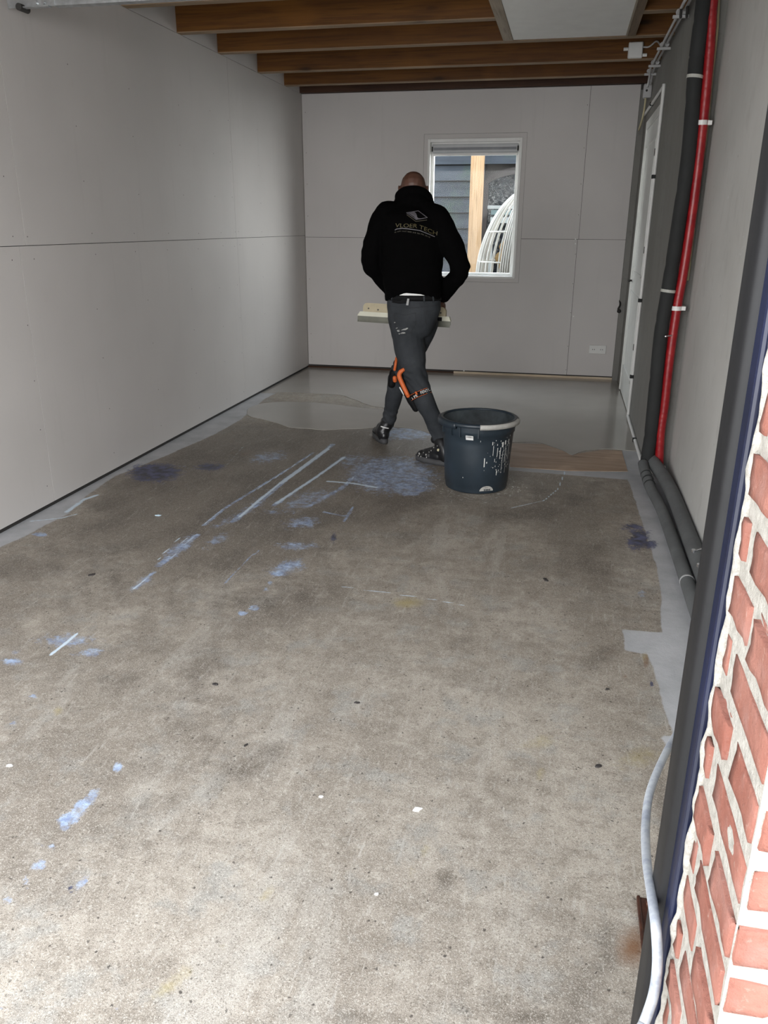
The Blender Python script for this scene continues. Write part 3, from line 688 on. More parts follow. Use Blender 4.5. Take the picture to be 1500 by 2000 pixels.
edge = [(527, 768), (560, 767), (600, 768), (650, 771), (678, 776), (700, 785), (725, 793), (748, 797), (740, 800), (700, 796), (650, 790), (600, 786), (550, 785), (512, 789), (490, 796), (481, 804),
        (490, 813), (515, 820), (545, 828), (580, 836), (620, 839), (670, 838), (720, 836), (770, 834), (805, 838), (838, 846), (862, 858), (900, 862), (950, 862), (1000, 863), (1045, 865), (1075, 872), (1098, 880), (1118, 889), (1140, 881), (1180, 877), (1215, 879), (1232, 880)]
E0 = spline([at(*p, z=0) for p in edge], 3)
E0 = [Vector((p.x+noise.noise(p*5)*.02, p.y+noise.noise(p*5+Vector((9, 9, 9)))*.04, 0)) for p in E0]
E0[0].x = XL+.002; E0[-1].x = .595
corners = [Vector((.597, E0[-1].y, 0)), Vector((.597, YB-.002, 0)), Vector((XL+.002, YB-.002, 0)), Vector((XL+.002, E0[0].y, 0))]
scd = slab('poured_screed', E0+corners, .0005, .004, M_screed, 0)
tag(scd, 'smooth wet grey levelling compound poured over the back half of the floor', 'screed')
ply = slab('plywood_strip', [(996, 866), (1062, 868), (1098, 881), (1118, 890), (1130, 886), (1180, 879), (1214, 881), (1226, 921), (1110, 920), (996, 912)], .0003, .0025, M_ply, 0)
tag(ply, 'worn plywood strip let into the floor right of the bucket', 'board')
# ------------------------------------------------------------------ debris on the floor
def chip(px, py, r, mat, label, cat='flake', name='paint_flake', h=.003, asp=1.6, rot=.4):
    c = at(px, py, z=0); bm = bmesh.new(); n = 9; top = []; bot = []
    for k in range(n):
        a = k*2*math.pi/n; q = r*(1+random.uniform(-.3, .3)); x_, y_ = q*math.cos(a)*asp, q*math.sin(a)
        X_, Y_ = x_*math.cos(rot)-y_*math.sin(rot), x_*math.sin(rot)+y_*math.cos(rot)
        top.append(bm.verts.new((X_*.85, Y_*.85, h*(1+random.uniform(-.2, .4))))); bot.append(bm.verts.new((X_, Y_, .0004)))
    bm.faces.new(top); bm.faces.new(bot[::-1])
    for k in range(n): bm.faces.new((bot[k], bot[(k+1) % n], top[(k+1) % n], top[k]))
    o = obj(name, bm, mat); o.location = c; tag(o, label, cat); return o
M_fl = simple('white_flake', (.80, .80, .78), .5); M_flb = simple('pale_blue_flake', (.55, .70, .80), .5); M_crumb = simple('dark_crumb', (.035, .03, .028), .8)
chip(815, 1581, .008, M_fl, 'small white paint flake on the bare concrete in the middle foreground')
chip(20, 1496, .006, M_fl, 'white flake near the left edge of the photo on the concrete')
chip(627, 1557, .004, M_fl, 'tiny white flake just left of the middle foreground flake')
chip(309, 1007, .010, M_flb, 'pale blue flake on the dark concrete near the left wall')
chip(735, 1747, .004, M_fl, 'tiny white flake lowest in the middle of the foreground')
for px, py, r, lab in ((179, 1123, .010, 'dark elongated crumb on the floor left of the blue paint patches'), (1168, 1497, .006, 'dark crumb on the floor in front of the ochre stain'),
        (480, 1456, .004, 'dark crumb left of the middle foreground'), (1066, 1133, .010, 'dark sliver on the floor right of the bucket towards the viewer'),
        (697, 1373, .005, 'small grey crumb on the concrete in the centre of the floor'), (1340, 1378, .004, 'dark crumb on the pale cement edge beside the black post'),
        (420, 1337, .008, 'thin dark fragment left of the centre of the floor'), (1186, 1347, .004, 'dark crumb near the right cement edge')):
    chip(px, py, r, M_crumb, lab, 'crumb', 'floor_crumb', .004, 1.8, random.uniform(0, 2))

# ------------------------------------------------------------------ rusty floor plate near the post
t = empty('rusty_ribbed_plate', (.330, 1.455, 0)); tag(t, 'rusty ribbed iron plate on the floor by the black post', 'plate')
def rust():
    n = NT('rusted_iron'); k = n.noise(30, 5, .7)
    c = n.mix(n.ramp(k, .35, .65), (.030, .012, .009), (.085, .034, .020)); n.bump(k, .5, .004); return n.done(c, .45, .3)
M_rust = rust()
bm = bmesh.new(); box(bm, -.055, .08, -.12, .12, 0.0005, .008, 0, .003); box(bm, -.055, -.047, -.12, .12, .006, .013, 0, .003); obj('plate', bm, M_rust, t)
for k in range(8):
    y_ = -.105+k*.029; bm = bmesh.new(); tube(bm, spline([(-.035, y_, .010), (0, y_, .015), (.05, y_, .015)], 4), .0075); obj('rib', bm, M_rust, t, True)
bm = bmesh.new(); box(bm, -.03, .05, .018, .028, .022, .026, 0, .001); obj('paint_dab', bm, M_flb, t)

# ------------------------------------------------------------------ brick pier, navy frame, rubber post
BXL, BYF, BYB = .180, .570, .765
def brick_pier():
    t = struct(empty('wall_front_pier', (BXL, BYF, 0)))
    bm = bmesh.new()
    g = .0030
    vs = box(bm, g, .60, g, BYB-BYF, 0, 2.6)
    bmesh.ops.subdivide_edges(bm, edges=bm.edges[:], cuts=1)
    obj('mortar', bm, M_mortar, t)
    pitch = .0605; zoff = (1.025 - .010) % pitch
    n = 0
    bmb = bmesh.new()
    k = -1
    while True:
        z0 = zoff+k*pitch+.0052; z1 = z0+pitch-.0104; k += 1
        if z0 > 2.55: break
        if z0 < 0: continue
        odd = k % 2
        spans = []                      # (x0,x1,y0,y1)
        D = BYB-BYF
        if odd: spans = [(0, .205, 0, .098), (.217, .427, 0, .098), (.439, .60, 0, .098), (0, .098, .110, D-.002)]
        else: spans = [(0, .098, 0, .150), (.110, .320, 0, .098), (.332, .54, 0, .098), (.552, .6, 0, .098), (0, .098, .162, D-.002)]
        for (a, b, c, e) in spans:
            jx, jy, jz = random.uniform(-.0025, .0025), random.uniform(-.0025, .0025), random.uniform(-.0015, .0015)
            nb = bmesh.new(); box(nb, a+jx, b+jx, c+jy, e+jy*.3, z0+jz, z1+jz)
            bmesh.ops.bevel(nb, geom=nb.edges[:], offset=.006, segments=2, affect='EDGES')
            bmesh.ops.subdivide_edges(nb, edges=[e_ for e_ in nb.edges if e_.calc_length() > .03], cuts=4, use_grid_fill=True)
            for v in nb.verts:
                s = (v.co+Vector((0, 0, k*3)))
                v.co += Vector((noise.noise(s*28), noise.noise(s*28+Vector((5, 0, 0))), noise.noise(s*28+Vector((0, 5, 0))))) * .0022
                v.co += Vector((noise.noise(s*70), noise.noise(s*70+Vector((5, 0, 0))), noise.noise(s*70+Vector((0, 5, 0))))) * .0016
            me = bpy.data.meshes.new('tmp'); nb.to_mesh(me); nb.free(); bmb.from_mesh(me); bpy.data.meshes.remove(me)
    obj('brickwork', bmb, M_brick, t, True)
    # rough mortar bead between brick and frame
    bm = bmesh.new(); pts = []; rr = []
    for i in range(261):
        z = i*.01; pts.append((.004+noise.noise(Vector((0, 0, z*25)))*.003, BYB-BYF+.0, z)); rr.append(.0065+.003*noise.noise(Vector((3, 3, z*40))))
    tube(bm, pts, rr, 8); obj('mortar_bead', bm, M_mortar, t, True)
brick_pier()
bm = bmesh.new(); box(bm, BXL-.0065, .30, BYB+.009, .858, -.005, 2.5, 0, .004)
struct(obj('trim_3', bm, M_frame))
bm = bmesh.new(); box(bm, .1645, .21, .800, .862, -.002, 2.5, 0, .010)
struct(obj('trim_4', bm, M_seal, None, True))

# ------------------------------------------------------------------ pale cable
def cab():
    n = NT('grubby_white_cable'); k = n.noise(25, 5, .7)
    return n.done(n.mix(n.ramp(k, .4, .7), (.36, .375, .39), (.17, .19, .23)), .5)
cp = [Vector((.36, 1.50, .35)), at(1348, 1398, y=1.36), at(1325, 1428, y=1.30), at(1296, 1480, y=1.18), at(1270, 1545, y=1.08), at(1261, 1610, y=1.0), at(1263, 1680, y=.90), at(1273, 1750, y=.815), at(1281, 1810, y=.768), at(1284, 1880, y=.752),
      at(1277, 1940, y=.745), at(1259, 1995, y=.73), at(1235, 2050, y=.715), Vector((.11, .70, .38)), Vector((.10, .68, .12)), Vector((.12, .64, .012)), Vector((.2, .52, .010))]
bm = bmesh.new(); tube(bm, spline(cp, 8), .0062, 12)
tag(obj('hanging_cable', bm, cab(), None, True), 'grubby white cable hanging in a loose curve beside the black post', 'cable')

# ------------------------------------------------------------------ bucket
BC = Vector((-.443, 4.700, .0005))
bk = empty('builders_bucket', BC); tag(bk, 'large dark blue-grey tub bucket with white splashes, beside the worker', 'bucket')
M_bk = simple('dark_plastic', (.020, .030, .040), .38, var=.2, sc=6, bump=.05)
M_bki = simple('splashed_plastic_inside', (.05, .06, .065), .6, var=.5, sc=12)
HB, RB, RT = .425, .186, .216
def rad(z): return RB+(RT-RB)*z/HB
bm = bmesh.new(); lathe(bm, [(0.001, 0), (RB-.012, 0), (RB-.003, .004), (RB, .012), (rad(.04), .04), (rad(.04)+.0025, .043), (rad(.2), .2), (rad(.3), .3), (rad(.352), .352), (rad(.352)+.006, .355), (rad(.38)+.006, .38), (RT+.006, HB)], seg=64)
obj('shell', bm, M_bk, bk, True)
bm = bmesh.new(); lathe(bm, [(0.001, .008), (RB-.01, .008), (rad(.2)-.005, .2), (RT-.004, HB), (RT+.004, HB)], seg=64); obj('inner_wall', bm, M_bki, bk, True)
bm = bmesh.new(); lathe(bm, [(RT-.006, HB-.002), (RT-.004, HB+.006), (RT+.008, HB+.008), (RT+.020, HB+.002), (RT+.022, HB-.014), (RT+.018, HB-.016), (RT+.016, HB-.004), (RT+.004, HB-.004)], seg=64, closed=True); obj('rim', bm, M_bk, bk, True)
# skirt handles (two)
M_grip = simple('pale_grip', (.42, .41, .38), .5, var=.15, sc=30)
def arc_strip(a0, a1, r0, r1, z0, z1, n=24):
    bm = bmesh.new(); R_ = []
    for i in range(n+1):
        a = math.radians(a0+(a1-a0)*i/n)
        R_.append([bm.verts.new((r*math.cos(a), r*math.sin(a), z)) for r, z in ((r0, z0), (r1, z0), (r1+.002, (z0+z1)/2), (r1, z1), (r0, z1))])
    for p, q in zip(R_, R_[1:]):
        for k in range(5): bm.faces.new((p[k], p[(k+1) % 5], q[(k+1) % 5], q[k]))
    bm.faces.new(R_[0]); bm.faces.new(R_[-1][::-1]); bmesh.ops.recalc_face_normals(bm, faces=bm.faces[:]); return bm
obj('grip', arc_strip(-82, -2, RT+.005, RT+.027, HB-.022, HB+.006), M_grip, bk, True)
tag(bk.children[-1], 'pale grey grip')
obj('grip', arc_strip(-185, -118, RT+.005, RT+.026, HB-.030, HB+.004), M_bk, bk, True)
for a in (-152, -128, -112, -84):
    bm = bmesh.new(); A = math.radians(a); c, s = math.cos(A), math.sin(A)
    box(bm, RT-.006, RT+.012, -.003, .003, HB-.075, HB-.02, 0, 0, Matrix.Rotation(A, 4, 'Z')); obj('rib', bm, M_bk, bk)
def patch_on(a_deg, z, w, h, off=.0012, n=6):
    bm = bmesh.new(); g = []
    for j in range(2):
        zz = z+(j-.5)*h
        r = rad(zz)+off
        if zz > .352: r += .006
        g.append([bm.verts.new((r*math.cos(math.radians(a_deg)+(i/n-.5)*w/r), r*math.sin(math.radians(a_deg)+(i/n-.5)*w/r), zz)) for i in range(n+1)])
    for i in range(n): bm.faces.new((g[0][i], g[0][i+1], g[1][i+1], g[1][i]))
    return bm
st = obj('barcode_sticker', patch_on(-97, .350, .044, .027, .008), M_fl, bk)
for i, w_ in enumerate((.002, .001, .003, .001, .002, .003, .001, .002, .0015)):
    o = patch_on(-97+(-4+i)*1.05, .352, w_, .018, .0088, 1)
    obj('bar', o, M_foam, st)
M_spl = simple('dried_white_splash', (.66, .66, .62), .6, var=.08)
bm = bmesh.new()
def drip(bm, a, z, w, h):
    m = bpy.data.meshes.new('d'); p = patch_on(a, z, w, h, .0014, 2); p.to_mesh(m); p.free(); bm.from_mesh(m); bpy.data.meshes.remove(m)
for a, z, w_, h in ((-72, .20, .005, .055), (-50, .26, .004, .05), (-58, .27, .003, .06), (-44, .25, .005, .07), (-38, .20, .003, .12), (-32, .24, .004, .10), (-28, .19, .002, .14), (-60, .315, .005, .02), (-40, .30, .012, .03),
                    (-34, .31, .010, .025), (-22, .25, .004, .10), (-48, .13, .004, .03), (-54, .21, .003, .02), (-68, .20, .005, .01), (-25, .31, .008, .03), (-80, .33, .002, .01), (-108, .10, .004, .006), (-58, .08, .005, .005), (-36, .06, .004, .006)):
    drip(bm, a, z, w_, h)
for _ in range(70):
    a = random.gauss(-40, 14); z = random.uniform(.12, .345); s_ = random.uniform(.0015, .0045); drip(bm, a, z, s_, s_*random.uniform(1, 3))
tag(obj('splashes', bm, M_spl, bk), 'white drips', None, None, 'stuff')
# maker's mark: pale half-oval with dark bars
def oval(a0, z0, w, h):
    bm = bmesh.new(); n = 14; v = []
    for i in range(n+1):
        t_ = math.pi*i/n; zz = z0+h*math.sin(t_); r = rad(zz)+.004
        A = math.radians(a0)+(-w/2*math.cos(t_))/r; v.append(bm.verts.new((r*math.cos(A), r*math.sin(A), zz)))
    bm.faces.new(v); return bm
lg = obj('maker_mark', oval(-65, .022, .085, .032), M_grip, bk)
for i in range(4):
    m_ = patch_on(-69+i*3.2, .030, .006, .010, .0052, 1); obj('bar', m_, M_bk, lg)
# spill dribbles round the foot of the bucket
bm = bmesh.new()
for _ in range(130):
    a = random.uniform(-200, 60); r = random.gauss(.245, .035); r = max(r, .20); s_ = random.uniform(.002, .006)
    A = math.radians(a); c = Vector((BC.x+r*math.cos(A), BC.y+r*math.sin(A)*1.0, .0008)); ta = Vector((-math.sin(A), math.cos(A), 0)); no = Vector((math.cos(A), math.sin(A), 0))
    q = [c+ta*s_*2.2, c+no*s_*.6, c-ta*s_*2.2, c-no*s_*.6]; f_ = bm.faces.new([bm.verts.new(v) for v in q])
tag(obj('splash_spots', bm, M_spl), 'dried pale splash spots scattered on the floor round the bucket', 'splash', None, 'stuff')

# ------------------------------------------------------------------ outside the window
sd = empty('neighbour_shed', (0, 11.0, 0)); tag(sd, 'dark weatherboarded building seen through the window', 'building')
def siding():
    n = NT('grey_weatherboard'); k = n.noise(3, 5, .6, scale3=(1, 8, 8)); c = n.mix(n.ramp(k, .3, .7), (.016, .021, .029), (.034, .043, .056))
    g = n.noise(1.4, 4, .6); c = n.mix(n.ramp(g, .52, .68, 0, .55), c, (.035, .065, .030)); return n.done(c, .6, 0, .25)  # green blotches painted on to imitate trees reflected in the window
M_sid = siding()
bm = bmesh.new(); zz = .0
AWX0, AWZ1 = -1.10, 2.07
z = -.06
while z < 3.3:
    zb_, zt_ = z, z+.179
    x1s = [(-5, .5)] if zb_ > AWZ1+.12 else ([(-5, AWX0), (.27, .5)])
    for a, b in x1s:
        vs = [bm.verts.new(c) for c in ((a, -.040, zb_), (b, -.040, zb_), (b, -.004, zt_), (a, -.004, zt_), (a, .02, zb_), (b, .02, zb_), (b, .02, zt_), (a, .02, zt_))]
        for f_ in ((0, 1, 2, 3), (4, 7, 6, 5), (0, 4, 5, 1), (3, 2, 6, 7), (0, 3, 7, 4), (1, 5, 6, 2)): bm.faces.new([vs[i] for i in f_])
    z += .1905
bmesh.ops.recalc_face_normals(bm, faces=bm.faces[:]); obj('siding', bm, M_sid, sd)
# arched window
aw = empty('arched_window', (AWX0, 0, 0)); aw.parent = sd
M_awf = simple('brown_window_frame', (.02, .016, .015), .5); M_awp = simple('pale_window_bar', (.25, .27, .27), .5)
bm = bmesh.new(); box(bm, 0, .055, -.04, .03, 0, 2.0); box(bm, 1.315, 1.37, -.04, .03, 0, 2.0)
cx_, rz, rx_ = .685, .21, .685
pr = []
for i in range(25):
    a = math.pi*i/24; pr.append((cx_-rx_*math.cos(a), 1.98+rz*math.sin(a)))
for (x0_, z0_), (x1_, z1_) in zip(pr, pr[1:]):
    vs = [bm.verts.new(c) for c in ((x0_, -.045, z0_-.06), (x1_, -.045, z1_-.06), (x1_, -.045, z1_+.02), (x0_, -.045, z0_+.02), (x0_, .03, z0_-.06), (x1_, .03, z1_-.06), (x1_, .03, z1_+.02), (x0_, .03, z0_+.02))]
    for f_ in ((0, 1, 2, 3), (4, 7, 6, 5), (0, 4, 5, 1), (3, 2, 6, 7)): bm.faces.new([vs[i_] for i_ in f_])
bmesh.ops.recalc_face_normals(bm, faces=bm.faces[:]); obj('arch_frame', bm, M_awf, aw)
bm = bmesh.new(); box(bm, .055, 1.36, -.03, .02, 1.70, 1.74); box(bm, .10, .14, -.03, .02, .2, 1.60); box(bm, .10, 1.36, -.032, .02, 1.53, 1.60); obj('pale_bars', bm, M_awp, aw)
def refl():
    n = NT('reflecting_dark_glass'); k = n.noise(9, 7, .8, dist=1.2)
    n.bump(n.noise(5, 3), .05, .01); c = n.mix(n.ramp(k, .45, .6), (.004, .0045, .006), (.014, .016, .02)); n.L(n.ramp(n.noise(26, 7, .8), .46, .60, .02, .6), n.b.inputs['Specular IOR Level']); m_ = n.done(c, .12, 0, .5); return m_  # noise in colour and specular imitates trees mirrored in the panes
bm = bmesh.new(); box(bm, .02, 1.36, .0, .01, 0, 2.02)
vs = [bm.verts.new((x_, -.002, z_)) for x_, z_ in pr]; bm.faces.new(vs); obj('arch_glass', bm, refl(), aw)
bm = bmesh.new(); box(bm, .10, 1.3, -.008, -.003, 1.63, 1.69); obj('blue_strip', bm, simple('pale_blue_panel', (.12, .17, .18), .4), aw)
# eaves / roof, so that it is a whole building
bm = bmesh.new(); box(bm, -5, .5, .02, 3.0, -.1, 3.2); obj('core', bm, M_dark, sd)
# veranda post
bm = bmesh.new(); a = at(918, 400, y=10.7).x; b = at(942, 400, y=10.7).x; box(bm, a, b, 10.62, 10.62+(b-a), -.01, 3.3, 0, .004)
tag(obj('veranda_post', bm, M_post), 'fresh timber veranda post seen through the window', 'post')
# wicker egg chair
M_wick = simple('white_wicker', (.36, .35, .32), .6, var=.08, sc=20)
eg = empty('egg_chair', (-.42, 9.75, 0)); tag(eg, 'white wicker egg chair standing outside the window', 'chair')
EC, EA, EB_, ECZ = Vector((0, 0, 1.02)), .60, .48, .88
def egg(th, ph):    # th azimuth, ph from top
    zc = math.cos(ph); rr_ = math.sin(ph)*(1.0-.12*zc)
    return EC+Vector((EA*rr_*math.cos(th), EB_*rr_*math.sin(th), ECZ*zc))
bm = bmesh.new()
for i in range(34):
    th = math.radians(i*9.0-60)
    tube(bm, [egg(th, math.radians(p)) for p in range(6, 166, 8)], .009, 6)
obj('ribs', bm, M_wick, eg, True)
for ph in (62, 84, 106, 130, 150):
    bm = bmesh.new(); tube(bm, [egg(math.radians(a), math.radians(ph)) for a in range(-60, 247, 9)], .010, 6); obj('hoop', bm, M_wick, eg, True)
bm = bmesh.new()
for s_, e_ in ((-60, 6), (241, -6)):
    for k in range(7):
        tube(bm, [egg(math.radians(s_-e_*.5*k*.9), math.radians(p)) for p in range(2, 172, 6)], .014, 6)
obj('rim', bm, M_wick, eg, True)
bm = bmesh.new()
for k in range(10): tube(bm, [egg(math.radians(150+k*6), math.radians(p)) for p in range(2, 172, 6)], .013, 6)
obj('woven_side', bm, M_wick, eg, True)
bm = bmesh.new(); tube(bm, [(0.3*math.cos(a*math.pi/12), .3*math.sin(a*math.pi/12), .012) for a in range(25)], .018, 8); tube(bm, [(0, .30, .012), (0, .2, .12), (0, 0, .20)], .016); obj('base', bm, M_wick, eg, True)
M_cush = simple('ochre_cushion', (.24, .15, .055), .9, var=.3, sc=25)
bm = bmesh.new(); ball(bm, (.02, .02, .78), (.40, .32, .10)); ball(bm, (.02, .16, 1.12), (.42, .12, .22)); ball(bm, (-.16, -.02, 1.15), (.24, .22, .11)); ball(bm, (-.22, .05, 1.27), (.14, .12, .08)); obj('cushion', bm, M_cush, eg, True)
# no shrub is built; green in the panes comes from the siding colour
#PERSON-BEGIN
# ------------------------------------------------------------------ the worker
def bake(name, bm, voxel, smooth=4, mats=(), parent=None, disp=None, adapt=0):
    me = bpy.data.meshes.new('tmp'); bm.to_mesh(me); bm.free(); o = bpy.data.objects.new('tmp', me); COL.objects.link(o)
    m = o.modifiers.new('r', 'REMESH'); m.mode = 'VOXEL'; m.voxel_size = voxel; m.use_smooth_shade = True
    if smooth: s = o.modifiers.new('s', 'SMOOTH'); s.factor = .5; s.iterations = smooth
    dg = bpy.context.evaluated_depsgraph_get(); ev = o.evaluated_get(dg); me2 = bpy.data.meshes.new_from_object(ev, depsgraph=dg); me2.name = name
    bpy.data.objects.remove(o); bpy.data.meshes.remove(me)
    if disp:
        nrm = [v.normal.copy() for v in me2.vertices]
        for v, n_ in zip(me2.vertices, nrm): v.co += n_*disp(v.co, n_)
    for p in me2.polygons: p.use_smooth = True
    me2.update()
    return link(name, me2, mats, parent)
def limb(bm, P, R, n=5, seg=18):
    Q = spline(P, n); rr = []
    for i in range(len(Q)):
        t = i/n; k = min(int(t), len(R)-2); f = t-k; f = f*f*(3-2*f); rr.append(R[k]*(1-f)+R[k+1]*f)
    tube(bm, Q, rr, seg); ball(bm, Q[0], rr[0]*.995); ball(bm, Q[-1], rr[-1]*.995)
def loft(bm, rings, seg=28, yaw=0.18, zf=None):
    """rings: (centre, rx, ry); superelliptic torso sections"""
    cu, su = math.cos(yaw), math.sin(yaw); R_ = []
    for i, (c, rx, ry) in enumerate(rings):
        row = []
        for k in range(seg):
            a = 2*math.pi*k/seg; ca, sa = math.cos(a), math.sin(a); e = .85
            x_ = rx*math.copysign(abs(ca)**e, ca); y_ = ry*math.copysign(abs(sa)**e, sa)
            dz = zf(i, a) if zf else 0
            row.append(bm.verts.new((c.x+x_*cu-y_*su, c.y+x_*su+y_*cu, c.z+dz)))
        R_.append(row)
    for p, q in zip(R_, R_[1:]):
        for k in range(seg): bm.faces.new((p[k], p[(k+1) % seg], q[(k+1) % seg], q[k]))
    bm.faces.new(R_[0][::-1]); bm.faces.new(R_[-1]); bmesh.ops.recalc_face_normals(bm, faces=bm.faces[:])
YP = 5.25
def C(px, py, dy=0): return at(px, py, y=YP+dy)
foot0 = Vector((-.98, 5.30, 0))
pe = empty('person', foot0); tag(pe, 'worker in black hooded jacket and dark jeans walking away, holding a wide toothed spreader', 'person')
PINV = Matrix.Translation(-foot0)
def put(o):         # geometry is made in world coordinates, parented to the person's base
    for v in o.data.vertices: v.co -= foot0
    return o
M_skin = simple('tanned_skin', (.095, .044, .029), .5, var=.1, sc=30)
M_jack = simple('black_softshell', (.0014, .0013, .0014), .9, var=.2, sc=20, spec=.05)
def jeans_mat():
    n = NT('charcoal_denim'); k = n.noise(5, 5, .6); k2 = n.noise(240, 2); k3 = n.noise(22, 5, .75)
    c = n.mix(n.ramp(k, .35, .68), (.018, .021, .024), (.046, .050, .055)); c = n.mix(n.ramp(k2, .4, .6, 0, .4), c, (.03, .033, .038))
    c = n.mix(n.ramp(k3, .68, .76, 0, .25), c, (.16, .16, .155)); n.bump(k2, .2, .002); return n.done(c, .85, 0, .25)
M_jean = jeans_mat()
M_boot = simple('black_boot_leather', (.010, .010, .011), .32, var=.3, sc=30, bump=.15)
M_soleb = simple('boot_sole_rubber', (.05, .05, .052), .7, var=.3)
M_or = simple('orange_strap', (.62, .13, .03), .5, var=.08)
M_blk = simple('black_webbing', (.0035, .0035, .004), .7, var=.2, spec=.2)
M_refl = simple('reflective_white', (.82, .82, .80), .4, var=.03)

# skeleton
sL, eL, wL = C(752, 421), C(725, 510, -.02), C(764, 566, .13)
sR, eR, wR = C(857, 430), C(898, 522, -.02), C(866, 576, .12)
hN, kN, aN = C(792, 628, -.01), C(813, 742, -.05), at(859, 856, y=5.13)
hF, kF, aF = C(826, 630, .05), C(780, 728, .22), at(758, 824, y=5.60)

# jacket
bm = bmesh.new()
HEMZ = C(806, 583).z
def zf(i, a):       # the hem rides up at the back
    if i > 1: return 0
    return (.066*math.exp(-((a+math.pi/2)/.75)**2) if a < math.pi else .066*math.exp(-((a-1.5*math.pi)/.75)**2))*(1 if i == 0 else .6)
tr = [(807, 589, .180, .126, 0), (807, 574, .186, .132, 0), (806, 545, .190, .138, 0), (806, 505, .197, .142, 0), (806, 470, .200, .145, .005), (806, 440, .205, .140, .015), (806, 420, .200, .125, .03), (806, 410, .160, .105, .045), (806, 401, .115, .088, .06), (807, 388, .100, .082, .075)]
loft(bm, [(C(a, b, dy), rx, ry) for a, b, rx, ry, dy in tr], zf=zf)
# collar / hood roll
limb(bm, [C(782, 392, .07), C(783, 380, .05), C(807, 374, .01), C(831, 381, .05), C(838, 394, .07)], [.030, .034, .038, .034, .030])
limb(bm, [C(780, 396, .08), C(807, 390, .0), C(838, 399, .08)], [.036, .046, .036])
limb(bm, [C(778, 398, .1), C(806, 396, .17), C(838, 400, .1)], [.035, .036, .035])
for s_, e_, w_, q_ in ((sL, eL, wL, 1), (sR, eR, wR, -1)):
    limb(bm, [C(806-q_*28, 414, .02), s_, (s_+e_)/2+Vector((-.012*q_, -.01, 0)), e_, (e_+w_)/2+Vector((-.006*q_, 0, -.004)), w_], [.066, .076, .072, .064, .058, .048])
def dj(p, n_):
    q = Vector((p.x*9, p.y*9, p.z*16)); f = noise.noise(q)*.008
    for e_ in (eL, eR):
        d_ = (p-e_).length
        if d_ < .16: f += .004*math.sin(p.z*95+p.x*40)*(1-d_/.16)
    return f
jk = put(bake('jacket', bm, .008, 5, M_jack, pe, dj)); jk['label'] = 'black hooded jacket with a gold and silver print on the back'

# jeans
bm = bmesh.new()
loft(bm, [(C(806, 655, 0), .105, .10), (C(806, 640, 0), .146, .122), (C(806, 622, 0), .163, .135), (C(808, 605, 0), .173, .130), (C(808, 590, 0), .172, .120), (C(808, 579, 0), .168, .115)])
ball(bm, C(786, 630, -.045), (.085, .08, .10)); ball(bm, C(825, 628, -.03), (.082, .08, .098))
limb(bm, [hN, C(800, 680, -.05), kN+Vector((-.003, .0, .02)), C(829, 782, -.08), C(845, 815, -.10), aN+Vector((.004, 0, .01))], [.108, .100, .077, .067, .060, .052])
limb(bm, [hF, C(812, 672, .10), kF, at(770, 772, y=5.52), at(764, 800, y=5.57), aF], [.102, .088, .066, .060, .054, .050])
def dje(p, n_):
    f = noise.noise(Vector((p.x*10, p.y*10, p.z*10)))*.005
    for k_, amp in ((kN, .008), (kF, .007), (aN, .008), (aF, .007), (hN, .006)):
        d_ = (p-k_).length
        if d_ < .17: f += amp*.75*math.sin(p.z*120+p.x*70+9*noise.noise(p*7))*(1-d_/.17)
    return f
je = put(bake('jeans', bm, .0075, 4, M_jean, pe, dje))
def ring_strip(bm, pts_r, yaw=.18, seg=40, th=.004):
    cu, su = math.cos(yaw), math.sin(yaw); R_ = []
    prof = [(c, rx, ry) for c, rx, ry in pts_r]
    prof = prof+[(c, rx-th, ry-th) for c, rx, ry in pts_r[::-1]]
    for c, rx, ry in prof:
        row = []
        for k in range(seg):
            a = 2*math.pi*k/seg; ca, sa = math.cos(a), math.sin(a); x_ = rx*math.copysign(abs(ca)**.85, ca); y_ = ry*math.copysign(abs(sa)**.85, sa)
            row.append(bm.verts.new((c.x+x_*cu-y_*su, c.y+x_*su+y_*cu, c.z)))
        R_.append(row)
    for p, q in zip(R_, R_[1:]+R_[:1]):
        for k in range(seg): bm.faces.new((p[k], p[(k+1) % seg], q[(k+1) % seg], q[k]))
bm = bmesh.new(); ring_strip(bm, [(C(808, 585), .179, .126), (C(808, 574.5), .177, .124)]); bt = put(obj('belt', bm, M_blk, pe, True))
bm = bmesh.new(); loft(bm, [(C(808, 578), .170, .118), (C(808, 564), .168, .116)]); put(obj('undershirt', bm, M_refl, pe, True))
